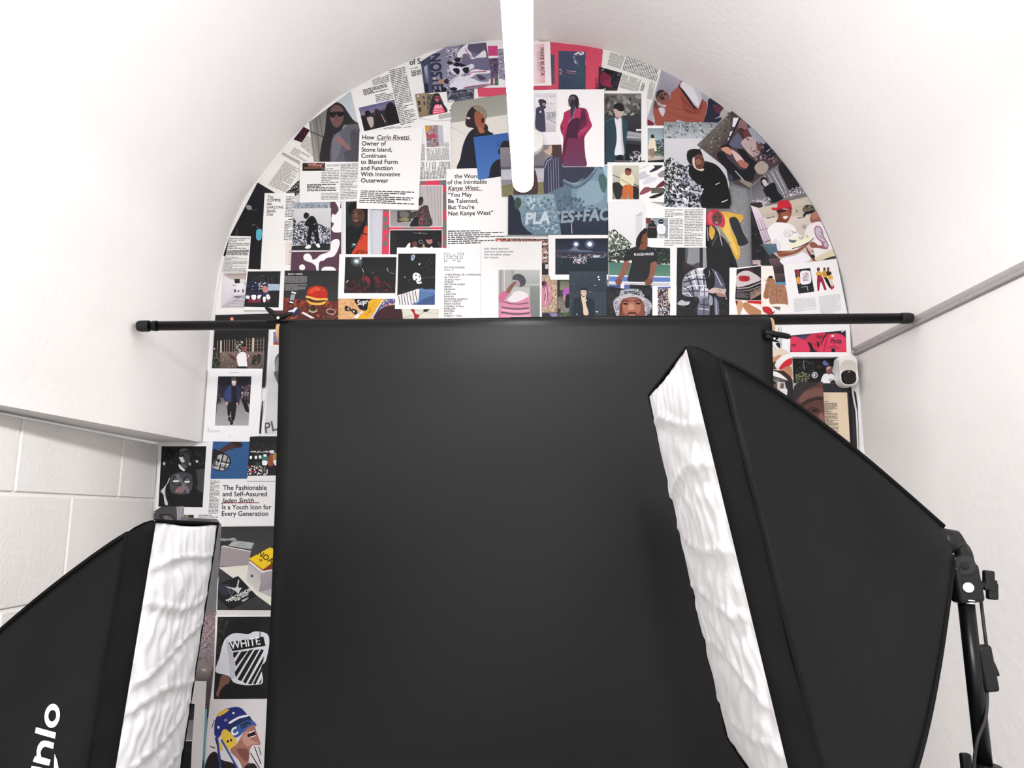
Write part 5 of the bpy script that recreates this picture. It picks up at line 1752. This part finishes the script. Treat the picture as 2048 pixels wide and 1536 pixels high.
P('T', PG, 'white bordered dark portrait of a man in a graphic tee, beside the block wall', CM, '112,98 600,148 735,130 705,560 690,975 520,1010 80,960', 'e4e4e6', '''
@photograph 101013 150,188 656,188 613,880 112,872
n 1c1d22/15161a/26272c 40 60 150,190 650,190 615,870 115,870
e c4c4c8 178,385 14 20
e c4c4c8 550,360 13 16
e a8a8ac 470,390 12 18
n 8a8a90/3c3d44 8 26 140,360 640,340 640,420 140,430
s 3c3d42 500,480 560,450 650,470 630,700 520,640
s 131317 240,460 300,410 360,390 420,400 500,430 545,480 555,640 510,660 490,870 220,870 215,700 235,620 210,600
s 3a3b40 345,300 385,260 440,265 468,310 462,370 430,420 390,400 362,360
s c8c8ca 345,300 370,285 390,300 395,330 410,350 400,372 375,368 360,345
s 101013 342,292 400,284 400,302 375,312 350,308
s 26272b 340,262 350,225 395,205 450,212 480,245 476,310 460,300 455,270 400,262 360,270
s 6a6a6e 352,235 395,212 440,222 400,240 360,255
s 55565a 365,385 430,400 430,440 380,425
s e4e4e6 342,392 362,405 385,430 412,452 404,470 372,452 350,430
s c4c4c8 245,545 225,600 200,640 190,700 195,760 220,830 215,855 185,840 170,740 140,700 170,660 210,610 230,560
s 44454a 270,510 480,505 470,715 260,710
e 1c1c20 320,580 46 50
e 1c1c20 440,580 44 50
e 5a5b60 320,580 36 40
e 5a5b60 440,580 34 40
p e8e8ea 280,576 345,574 345,590 280,592
p e8e8ea 410,584 468,582 468,598 410,600
l a8a8ae 7 310,510 455,720
l a8a8ae 7 335,510 460,690
l 1c1c20 10 455,510 300,700
s 8a6a70 300,700 340,650 400,640 410,680 380,715 320,715
''')
P('T', PR, 'grey cutting of a face under a bucket hat, just over the left softbox', CP, '60,930 150,872 405,868 395,1130 60,1060', '4a494c', '''
g 9a98a0 8a8890 320,872 403,870 395,1060 330,1060
n b8b6be/77757d/a4a2aa 14 50 325,875 400,875 392,1055 330,1055
p c8c6cc 60,940 130,900 90,960
s 47464a 75,935 140,880 250,872 300,910 325,960 300,990 230,950 140,950 100,965
s 2c2b2e 130,960 230,955 300,995 300,1060 140,1010
s 6a686c 160,980 220,975 280,1010 260,1040 180,1010
l 15151a 6 150,985 190,990
l 15151a 6 230,1000 275,1012
''')
P('T', PR, 'bright blue photo of a hand and a black and white checked hat', CP, '732,134 1148,140 1117,560 704,556', '2d5687', '''
s 47282a 800,240 860,190 930,150 980,138 1040,140 1020,190 1060,200 960,215 890,240 830,280
s 2c181a 940,140 1040,140 1065,190 1010,205 980,180
l 2c181a 7 940,225 980,235
s 17181f 732,230 800,240 850,260 900,290 935,340 925,400 880,460 820,470 730,430
s a8a6a4 740,380 780,300 850,280 910,320 915,390 870,455 810,460 730,430
l 24252c 16 780,300 740,420
l 24252c 16 850,280 800,460
l 24252c 14 900,310 860,455
l 24252c 14 755,340 920,380
l 24252c 12 740,400 890,440
p 17181c 785,330 830,345 822,395 775,380
l ecebea 6 830,300 790,450
l ecebea 6 760,370 915,400
''')
P('T', PR, 'team photo with green and white shirts, beside the blue hat photo', CP, '1150,80 1250,75 1500,75 1490,525 1118,525', '14171a', '''
n 2c3438/3a2c28/1c2024/4a3c38 14 90 1150,150 1470,150 1465,300 1150,300
s f0f0f2 1148,300 1172,300 1170,330 1150,330
s f0f0f2 1205,300 1230,300 1228,330 1208,330
s f0f0f2 1252,295 1278,295 1276,325 1255,325
s 2f7a68 1285,310 1310,280 1345,290 1350,350 1290,355
s e8e8ee 1305,280 1335,280 1335,305 1308,305
s eeeef0 1290,355 1345,355 1340,400 1295,400
s 8a4a2c 1360,320 1390,270 1410,300 1410,410 1355,400
s a8844c 1410,290 1440,260 1465,290 1460,350 1415,350
s e4e4ea 1415,350 1460,350 1458,400 1430,400
s d8dce4 1370,240 1420,235 1420,270 1380,265
n e8e8ec/c8ccd4 12 26 1150,240 1360,240 1360,260 1150,260
s 1f4438 1220,370 1260,375 1310,440 1280,470 1220,430
n eaeaee/8a1c34/2c5a48/eaeaee/a82c40 18 70 1130,400 1330,420 1340,515 1120,515
e f0f0f0 1347,475 8 26
g 101214 1a1d20 1350,420 1465,420 1465,520 1350,520
''')
P('T', PG, 'narrow text column page beside the Fashionable and Self-Assured headline', CM, '655,560 1118,556 1460,522 1458,590 830,1000 785,1018 515,1010 400,1008 400,965 655,965', 'e5e4e5', '''
@body_text
L 24 66 .5 705,572 815,575 795,955 682,955
L 2 66 .5 570,962 795,962 790,1000 568,1000
@photograph 4a443c 402,966 518,966 516,1012 400,1012
s 8a7a5c 410,975 450,970 450,1010 410,1010
s 1c1a18 480,970 516,970 514,1010 470,1010
''')
P('T', PG, 'page with the headline The Fashionable and Self-Assured, under a ruled line', CM, '1130,525 1500,520 1495,1090 783,1096 822,588 1115,586', 'e6e4e6', '''
@headline
t 1b 76 848 683 0 0 1 The Fashionable
t 1b 76 842 755 0 0 .99 and Self-Assured
t 1b 76 838 828 0 .25 1 Jaden Smith
t 1b 76 834 903 0 0 .97 Is a Youth Icon for
t 1b 76 830 977 0 0 .98 Every Generation
l 8c1c34 8 836,832 1262,828
@rule
l 3a3a40 5 1118,587 1460,588
''')
P('U', PR, 'plain mid grey poster strip behind the left softbox', CP, '-100,100 400,125 480,225 460,760 400,960 385,1420 -120,1420', '6d6c6e', '''
s 55545a 0,130 220,128 330,150 230,200 60,190
p 17181f 215,985 262,985 240,1312 190,1312
n 8a7a70/c8b8ac 8 12 240,850 268,850 262,980 240,980
''')
P('U', PR, 'still life photo of a yellow bag, grey cards and a black box reading MERCHANDISE', CP, '460,215 1250,212 1250,1475 395,1480 405,1180 440,780', 'd8d3d2', '''
@photograph 343436 462,232 1245,225 1240,1392 408,1388 435,790
g 303032 3c3c3e 462,228 1245,225 1245,620 462,620
p 9a8f92 465,500 875,570 850,765 440,785
p d8d4d2 465,505 500,495 880,560 870,580
g d9d6cb e2ded4 425,795 840,765 1245,1250 1240,1392 408,1388
p b4b2b4 1000,1100 1245,1080 1245,1250 1020,1150
s 9a9a9c 458,395 560,400 640,385 680,430 560,420 460,440
s 2a2a2c 458,425 560,440 690,435 600,470 480,490 458,480
p a8abad 620,440 700,430 920,455 875,545 560,495
p 3c3e40 560,495 875,545 880,568 560,510
p 55585a 880,545 925,460 930,480 885,568
l 4a4c50 4 700,460 800,475
l 4a4c50 4 650,480 820,505
p e8c41c 845,680 1140,518 1245,560 1245,720 1040,820
p b8641c 845,690 1040,820 1245,720 1245,750 1040,845 850,705
s 7a3024 1060,820 1180,730 1245,740 1200,800 1080,840
p e0dcdc 850,735 1030,875 1245,820 1245,810 1040,845 860,705
g b4b2b2 c8c6c4 845,740 1025,875 975,1140 810,980
g a49ca4 948c94 1028,875 1245,825 1245,1070 985,1140
e 3a3c40 890,915 18 20
t 3a3010 110 955,615 33 0 1 NOAH
l b8401c 12 990,680 1035,710
l b8401c 12 1035,680 995,715
p 17171a 418,1030 700,915 960,1190 590,1390 410,1210
s 2c2e3c 430,1060 520,1030 640,1080 600,1160 480,1180
s c8c8cc 520,1060 640,1080 680,1060 700,970 715,985 700,1070 750,1080 730,1110 700,1160 670,1130 620,1100
l 8a8a92 5 560,1080 610,1200
l 8a8a92 5 640,1120 600,1210
t f0f0f0 64 545,1290 -27 0 .9 "MERCHANDISE"
t f0f0f0 44 655,1270 -27 0 1 Virgil Abloh"
t f0f0f0 36 760,1275 -27 0 1 ©2017
''')
P('V', PR, 'narrow street photo with pink facades, beside the left softbox', CP, '190,100 352,98 330,560 295,1062 250,1060 268,740 90,728', '85787c', '''
g 77666a 9a868a 200,100 350,98 340,250 180,420
n 9a8488/6a5a5e/ac9a9c/55484c 16 90 180,110 350,110 330,560 150,540
l 4a3c40 4 345,180 170,430
l 4a3c40 4 340,260 170,460
l 4a3c40 4 335,350 175,490
l c8bcb8 6 190,180 165,460
g 8c8480 5c5654 150,540 320,620 300,730 95,725
p b8b2ae 145,620 180,625 175,645 140,640
p b8b2ae 215,615 260,620 265,645 225,640
g 5c4c52 48404a 270,740 320,600 295,1060 255,1060
''')
P('V', PG, 'page with a photo of a white tee back lettered WHITE over black diagonal stripes', CM, '345,130 900,130 860,900 298,905 330,640', 'e2e0e0', '''
@photograph 151616 365,148 900,145 860,890 328,893
n 2a2c28/1c1e1c/35362f 40 40 370,160 480,160 420,400 350,600
s 101010 460,200 520,150 640,148 740,160 770,220 720,290 640,310 540,300 480,280
s dcdce4 345,640 380,520 410,400 440,340 500,300 560,295 640,305 700,280 790,290 830,330 830,420 800,550 760,600 775,740 700,765 600,765 510,740 475,690 420,670
s c4c4d0 440,350 480,420 520,560 520,700 480,690 470,560
p 131313 463,378 780,325 800,410 500,458
t f0f0f4 100 482,440 -9 0 .88 WHITE
p 131313 505,470 560,460 520,520 508,510
p 131313 580,462 640,455 530,600 522,560
p 131313 650,450 690,440 530,700 520,650
p 131313 700,450 745,440 580,730 545,715
p 131313 760,440 785,450 620,755 595,735
p 131313 785,500 780,550 670,760 640,755
p 131313 765,600 765,640 710,760 685,755
p 131313 765,700 760,745 735,760
s 7a5548 400,680 470,690 470,740 420,800 380,870 350,850 375,780
s 0d0d0e 440,760 600,775 745,770 790,893 400,893
l 131313 8 750,280 750,330 715,420
''')
P('V', PG, 'portrait page of a laughing person in a blue and yellow headscarf against pale ground', CM, '298,900 860,890 830,1800 205,1800', 'd5d0d2', '''
s 232a74 335,1200 345,1080 400,1000 510,965 580,975 640,1040 700,1110 640,1140 560,1190 480,1200 420,1180 380,1240 350,1230
s d8b03c 370,1020 420,990 470,985 450,1010 400,1040 370,1050
s 1c2a58 440,1160 520,1100 640,1045 670,1070 660,1110 560,1160 500,1190
s e8e8ee 470,1100 560,1050 640,1035 640,1050 560,1070 480,1115
s 3a5a9a 480,1190 560,1120 660,1080 720,1130 640,1160 560,1230 510,1240
T f0f0f4 90 498 1230 -28 .2 1 C
T 17181f 56 580 1165 -28 .2 1 EEN
s e0bc44 400,1200 440,1165 520,1240 540,1300 480,1350 430,1330 410,1270
s e0bc44 370,1300 400,1290 410,1350 380,1350
e 17181f 460,1275 10 12
e 17181f 488,1265 9 14
s a06c62 540,1300 600,1200 640,1150 700,1130 715,1180 755,1290 735,1310 690,1310 660,1350 650,1450 620,1540 600,1540 560,1450 480,1360
s c08c80 590,1230 640,1180 660,1250 740,1290 690,1300 640,1320 600,1290
s 7a4a44 540,1350 620,1340 650,1380 640,1450 600,1440
s 2a1214 640,1210 690,1175 712,1225 650,1240
l f4f0ee 9 648,1200 700,1178
l f4f0ee 7 655,1240 712,1222
e e8e8ec 510,1018 11 10
e e8e8ec 374,1148 10 12
l e8e8ec 5 430,1075 432,1095
l e8e8ec 5 445,1072 447,1092
s 1b1614 245,1520 290,1400 350,1370 400,1440 520,1480 560,1560 640,1480 720,1500 740,1700 230,1700
l 2c3a7c 22 360,1230 380,1400 400,1560
l 3a4a90 18 400,1260 480,1400 560,1540
l 26305c 10 345,1240 360,1300
l 1c1818 7 340,1080 315,1150
l 1c1818 8 295,1320 345,1335
l 1c1818 9 665,1380 760,1540
l 1c1818 8 700,1320 760,1480
l 1c1818 7 740,1320 760,1400
n 6a3c38/17181f 12 30 640,1460 740,1500 740,1600 640,1600
''')
P('V', PR, 'thin teal edged cutting between the laughing portrait and the seascape page', CP, '240,982 272,982 240,1800 200,1800', '74a3b0', '''
g 7fb0bd 5a8a98 245,985 270,985 245,1450 222,1450
s 2a4a50 222,1450 245,1470 240,1620 215,1620
''')
P('V', PG, 'white page with two black and white sea photos, beside the left softbox', CM, '40,724 268,730 235,1400 205,1800 -200,1800 -150,724', 'd9d7d7', '''
@photograph 5c5c5e -100,935 162,933 140,1262 -100,1262
g 1a1a1c 2c2c2e -100,935 162,933 155,1080 -100,1080
n 3a3a3c/18181a/4a4a4c 16 50 -60,940 160,940 155,1075 -60,1075
g 77777a 8c8c8e -100,1082 155,1080 140,1262 -100,1262
s 151517 35,1080 75,1080 70,1105 55,1110 48,1140 38,1120
@photograph 121214 -100,1272 138,1272 115,1800 -100,1800
n 2a2a2c/1c1c1e 20 40 -80,1280 135,1280 130,1400 -80,1400
''')
# the row of pages centred over the backdrop
P('N', PR, 'photo of sunglasses, a black pouch and comic printed cloth on cork', CP, '222,815 892,815 990,940 985,1080 222,1080', 'd6a877', '''
n c89a68/e0b888/b88858 16 110 225,820 450,820 420,1050 225,1050
s 17171a 300,910 320,902 360,925 380,945 400,935 440,955 448,990 420,1005 385,980 360,960 320,965 298,945
e b8b0a0 338,940 14 12
e b8b0a0 405,968 14 12
s 141417 415,822 560,822 600,840 595,920 560,955 490,950 445,900
t f0f0f0 84 445 895 -8 .15 .8 Supre
p 1a1a1e 560,822 660,822 640,860 580,860
s e0a828 590,840 700,822 740,840 690,920 620,1000 560,1055 450,1055 500,990 560,950
n 2a2014/5a4010 9 50 520,920 680,850 660,960 520,1040
p e4e4e8 395,1040 500,965 520,975 440,1052
n 1a1a1e 8 18 400,1045 500,975 520,985 440,1052
s 2c4a8c 640,1000 720,900 780,830 890,822 890,880 800,890 740,920 680,980 640,1050
n e8e8f0/3a8a6a/7a3c8a/c83c4a/2c4a9c 18 90 660,940 760,835 890,825 890,880 720,930
l e8e8ee 9 620,1040 660,980 740,840
s 3a1c24 640,1055 680,980 740,930 820,900 900,895 950,930 975,980 975,1080 640,1080
''')
P('N', PR, 'cream hat box photo with a red ribbon, cut off by the backdrop', CP, '975,935 1420,935 1415,1080 985,1080', 'd8d6c8', '''
s a02430 1075,945 1120,945 1130,990 1180,1015 1160,1050 1120,1055 1110,1000
l 3a3a3a 4 985,1050 1100,1010
l 3a3a3a 4 1170,1010 1280,950
s 17171a 1225,950 1260,940 1300,945 1260,975 1230,970
l 8a8a80 3 1140,960 1400,1000
''')
P('N', PR, 'white bordered night photo with dim red jackets and a bright floodlight', CP, '235,295 915,297 890,822 218,820', 'ececec', '''
@photograph 1d1f20 305,330 908,330 893,755 290,755
g 1a1c1d 232526 305,330 908,330 900,500 300,500
e 3c4446 440,380 75 62
e 6a787c 440,378 48 40
e a8b8c0 438,378 30 26
e f4f8ff 437,378 17 15
e e8f4f8 486,345 14 12
l 7a868a 3 486,345 490,450
n 3c1a20/5a2028/2a1a1c/6a2430/24191b 24 150 300,600 520,560 850,640 880,750 300,750
s 7a2430 530,560 570,560 610,620 600,650 570,640 545,610
s 561c28 640,560 690,560 720,620 680,640
s 1a1718 600,600 640,590 660,700 640,750 600,750
l c8ccc8 6 505,465 520,505
l 5a625f 5 520,505 515,650
l c8ccc8 6 795,455 812,500
l e0e0d8 8 315,628 340,605
l 8a4040 6 760,620 850,700
l 5a6464 12 830,510 890,530
n 9aa09a 6 6 600,500 660,500 650,530 610,530
''')
P('N', PR, 'white bordered night photo with a tossed football boot and striped shirt', CP, '915,218 1455,222 1438,930 1400,945 890,940', 'ededed', '''
@photograph 1b1d1f 930,290 1370,290 1360,893 915,893
s a8b8cc 1080,350 1090,310 1115,303 1128,320 1110,365 1090,370
e 6a7a94 1103,335 10 18
n 8a8e90/50565a 8 26 1150,400 1360,330 1340,480 1200,500
l 4a4e50 6 1200,580 1360,560
s ecebe8 1100,550 1120,518 1160,518 1190,545 1200,590 1185,620 1210,625 1190,645 1150,640 1140,605 1110,600
e 1c1d20 1138,545 9 9
e 1c1d20 1142,592 9 9
e 1c1d20 1180,560 8 8
e 1c1d20 1176,620 8 8
e e8e8e8 1007,568 6 6
e c86868 1050,602 4 4
e e8e8e8 1178,415 8 12
g 24262a 1d1f22 918,740 1180,690 1180,740 918,790
s e6e5e4 918,790 1000,760 1090,730 1185,712 1170,860 1120,890 918,893
l 26262c 8 935,790 950,893
l 26262c 8 965,775 982,893
l 26262c 8 995,765 1015,893
l 26262c 8 1028,755 1050,893
l 26262c 8 1062,745 1088,893
l 26262c 8 1098,735 1120,880
l 26262c 8 1130,725 1150,860
s 5575a4 1185,702 1250,710 1362,720 1360,893 1110,893 1115,870 1165,850
s 3a5480 1180,860 1300,800 1362,790 1360,893 1150,893
l 86a4cc 6 1200,720 1360,740
l 2c4468 5 1200,840 1360,780
''')
P('O', PG, 'strip of a street photo of crowded signs behind the pink jumper page', CM, '760,215 1425,215 1478,225 1478,680 1400,665 760,660', 'f0f0f0', '''
@photograph 5a3a3c 775,228 1400,235 1398,660 1318,660 1318,270 775,266
g 3c3a40 5a5456 860,230 1400,236 1400,262 860,262
n 8a3c34/c8906a/e8c8b8/3c2c2c/d8a0a0/a85a3c 12 160 775,230 1398,236 1398,266 775,266
n d8c0b8/5a2c2c/2c2024/e0d0c8/8a5a4a/b89880 14 200 1320,270 1398,270 1396,520 1320,520
p 2c2628 1320,520 1398,520 1396,658 1320,658
p f0eeee 1338,288 1385,285 1385,302 1338,305
p e0d4d0 1342,385 1390,383 1390,402 1342,404
p e8dcd8 1325,448 1385,446 1385,465 1325,467
p d0d0d4 1360,535 1396,532 1394,585 1362,588
e c84c68 816,262 28 26
e f0d0d4 816,264 18 17
''')
P('O', PR, 'photo of draped pink cloth on fur, right of the pink jumper page', CP, '1318,672 1430,672 1502,725 1505,1112 1318,1112', 'b49a84', '''
n a08870/c8b098/8a7460/d8c4ac 26 110 1320,680 1500,700 1500,1105 1320,1105
s c8889c 1320,760 1350,735 1390,740 1420,800 1440,880 1430,960 1400,1000 1380,1040 1350,1040 1320,980
s 7a4458 1325,740 1360,730 1380,770 1350,800 1325,790
l 6a3c50 9 1340,800 1370,860 1350,960
l 8a5068 9 1380,790 1390,880 1380,980
l ecc0cc 9 1360,810 1375,900 1365,1000
l ecc0cc 8 1400,800 1415,880 1405,950
l 6a3c50 7 1410,870 1400,960
s 3a2428 1322,745 1350,735 1352,775 1325,780
''')
P('P', PR, 'cutting of a person in a purple hat by a dark doorway', CP, '320,600 520,600 520,1120 140,1120 140,1045 320,1045', '3c3c40', '''
g 5a5c50 8a8a72 350,670 460,670 460,780 350,780
p 26262a 320,660 352,660 345,860 320,850
g 6a6460 8a857c 325,860 460,860 460,1045 325,1045
n 77716a/98928a/5c5650 16 40 325,880 460,880 460,1045 325,1045
s a85cb0 385,830 390,790 420,760 460,750 460,820 420,830 400,850
s b8848c 390,850 420,835 440,860 420,920 400,900
s 17171b 420,850 460,840 462,980 415,980
s 2c2a30 325,1000 360,1010 350,1050 325,1050
p 4a3f6a 140,1050 320,1052 320,1120 140,1120
s 1c1a24 140,1075 180,1055 220,1065 250,1120 140,1120
p 8a84b4 230,1055 320,1055 320,1115 270,1115
n 4a6a34/2c4420/6a8a4c 14 40 322,1050 460,1050 460,1110 322,1110
''')
P('P', PR, 'wide night photo of a floodlit football pitch with players in a huddle', CP, '215,135 918,135 920,660 245,662 220,600', 'f0f0f0', '''
@photograph 1f2330 297,177 917,172 917,600 297,600
g 1c2030 2a3044 297,177 917,172 917,330 297,330
e 4a5470 540,243 46 42
e a8b4cc 541,243 28 26
e f8fcff 541,243 18 17
e 4a5470 702,242 60 54
e a8b4cc 702,242 34 32
e f8fcff 702,242 23 22
s 6a7488 480,300 530,265 580,310 700,318 740,330 600,332 500,320 400,312
s 3c4458 300,310 420,305 560,330 900,330 900,350 300,350
g 262c3c 2c3444 297,345 917,345 917,420 297,420
n 5a4c48/8a5c44/3a4458/6a7080/a86a4c/c8ccd8 12 110 300,360 917,355 917,405 300,405
p a8c0d4 740,375 820,372 820,398 740,400
g 1f2c34 1c2430 297,405 917,405 917,600 297,600
n 242c58/1c2040/e8e8f0/c8ccd8/2a2c3c/7a5a50 12 110 505,380 670,375 670,470 505,470
n eeeef4 9 26 510,395 660,395 655,470 510,470
l 3c4a5c 4 300,440 360,448 385,470 350,490 300,495
l 2f3a4c 4 690,430 917,425
''')
P('P', PR, 'photo of a dark haired man in an open navy shirt below the pitch photo', CP, '460,562 900,562 905,1120 460,1120', '333d47', '''
g 35404c 2c353f 462,565 902,565 902,800 462,800
n 3c4752/2c3640/45505a 20 60 465,570 900,570 900,1090 465,1090
s 1c2632 505,900 560,870 600,860 620,900 640,1080 640,1120 500,1120
s 1c2632 650,860 700,880 750,905 758,1000 755,1120 690,1120 680,1060 660,960
l 44505c 3 510,895 500,1110
s dcc4a8 602,850 630,870 655,850 655,940 680,1020 685,1070 632,1072 622,980 605,900
s d8b8a4 595,790 625,772 660,790 662,830 645,850 610,848
s 17171a 590,800 600,765 640,750 668,765 668,800 650,785 605,785
s 2c1c1a 608,800 622,798 622,804 608,806
s 2c1c1a 640,802 654,802 654,808 640,808
e e8f0ff 802,630 11 10
e e8f0ff 812,660 11 9
e e8f0ff 662,907 7 8
e e0e8f4 785,1038 14 7
e c8d4e0 765,730 7 6
l c8ccd4 4 695,798 715,808
e e0e4e8 550,1068 6 7
''')
P('O', PG, 'magazine contents page headed P+F with a bold list of names', CM, '130,345 602,345 605,1200 105,1200', 'f0f0f1', '''
@headline
l 20 5 175,405 225,403 242,420 242,450 228,465 202,467 200,507 173,507 175,405
l 20 5 200,425 216,426 218,442 200,444 200,425
l 20 5 250,445 275,445 275,423 298,423 298,446 323,446 323,468 298,468 298,492 275,492 275,467 250,467 250,445
l 20 5 333,403 398,403 398,425 358,425 358,445 388,445 388,466 358,466 358,507 333,507 333,403
@body_text
t 20 27 172 582 0 0 1.35 P-F MAGAZINE
t 20 27 172 611 0 0 1.35 VOL. 4
t 20 27 172 667 0 0 1.5 THEOPHILUS LONDON
t 20 27 172 696 0 0 1.35 AJ TRACEY
t 20 27 172 725 0 0 1.35 ALEALI MAY
t 20 27 171 753 0 0 1.35 AMINÉ
t 20 27 171 781 0 0 1.35 ARTHUR KARR
t 20 27 171 810 0 0 1.35 REMA
t 20 27 171 838 0 0 1.35 REGINA
t 20 27 170 867 0 0 1.35 YUKI
t 20 27 170 896 0 0 1.35 J BALVIN
t 20 27 170 924 0 0 1.35 BAKAR
t 20 27 169 953 0 0 1.35 DONNIE GARKO
t 20 27 169 981 0 0 1.35 RICO NASTY
t 20 27 168 1010 0 0 1.35 KIDA KUDZ
t 20 27 168 1039 0 0 1.35 CHEIKH STALL
t 20 27 167 1067 0 0 1.35 NEELAM
t 20 27 167 1096 0 0 1.35 KOFFEE
t 20 27 166 1125 0 0 1.35 SANTI
t 20 27 166 1153 0 0 1.35 TORO Y MOI
''')
P('O', PG, 'white page with a person in pink striped wool jumper raising a hand to grey hair', CM, '600,268 1320,265 1322,1200 603,1200', 'efeff0', '''
@headline
t 66666c 33 642 362 0 0 1.0 pink ribbed wool and
t 66666c 33 642 396 0 0 1.0 cashmere turtleneck with
t 66666c 33 642 430 0 0 1.0 blue and yellow stripes
t 66666c 33 642 465 0 0 1.0 dior homme
@photograph a4a6a4 810,600 1297,600 1297,1200 810,1200
g b4b4b2 a0a29f 810,600 960,600 960,1200 810,1200
l 8c8e8c 12 838,600 838,1000
l cfcfce 12 880,600 880,900
g c2c4c2 9ea3a0 1000,600 1297,600 1297,800 1000,800
l d4d6d4 7 1120,775 1297,770
g 8a8f8c 747a78 1180,800 1297,800 1297,1200 1180,1200
g b8bab8 c0c0be 960,800 1180,800 1180,900 960,900
s e8dfe2 960,900 1000,860 1060,850 1130,870 1160,900 1170,960 1100,980 960,980 900,970
s d98aa6 835,1000 900,960 980,985 1080,960 1165,920 1180,1000 1185,1100 1180,1200 835,1200
l 6a5c6c 14 860,975 960,1000 1060,1005 1160,990
l 5c4c60 16 845,1040 960,1058 1060,1062 1170,1050
l 5c4c60 18 838,1100 960,1118 1060,1122 1180,1108
l f0b4c4 14 840,1072 1000,1090 1175,1080
l f0b4c4 12 840,1140 1000,1150 1180,1145
s cc6c94 815,900 880,850 930,880 880,950 830,1000 815,960
s 8a5c4c 900,850 930,800 970,760 1020,735 1030,745 990,790 970,830 930,880
l 4a2c26 4 950,820 1010,750
s 4e4e58 975,690 1010,655 1060,650 1110,680 1132,730 1120,780 1080,800 1040,790 1060,740 1010,720 980,720
n 35353e/6a6a74/4a4a54 12 60 980,660 1110,665 1125,780 1050,760
s b09aa0 1005,770 1035,735 1060,750 1060,790 1020,790
''')
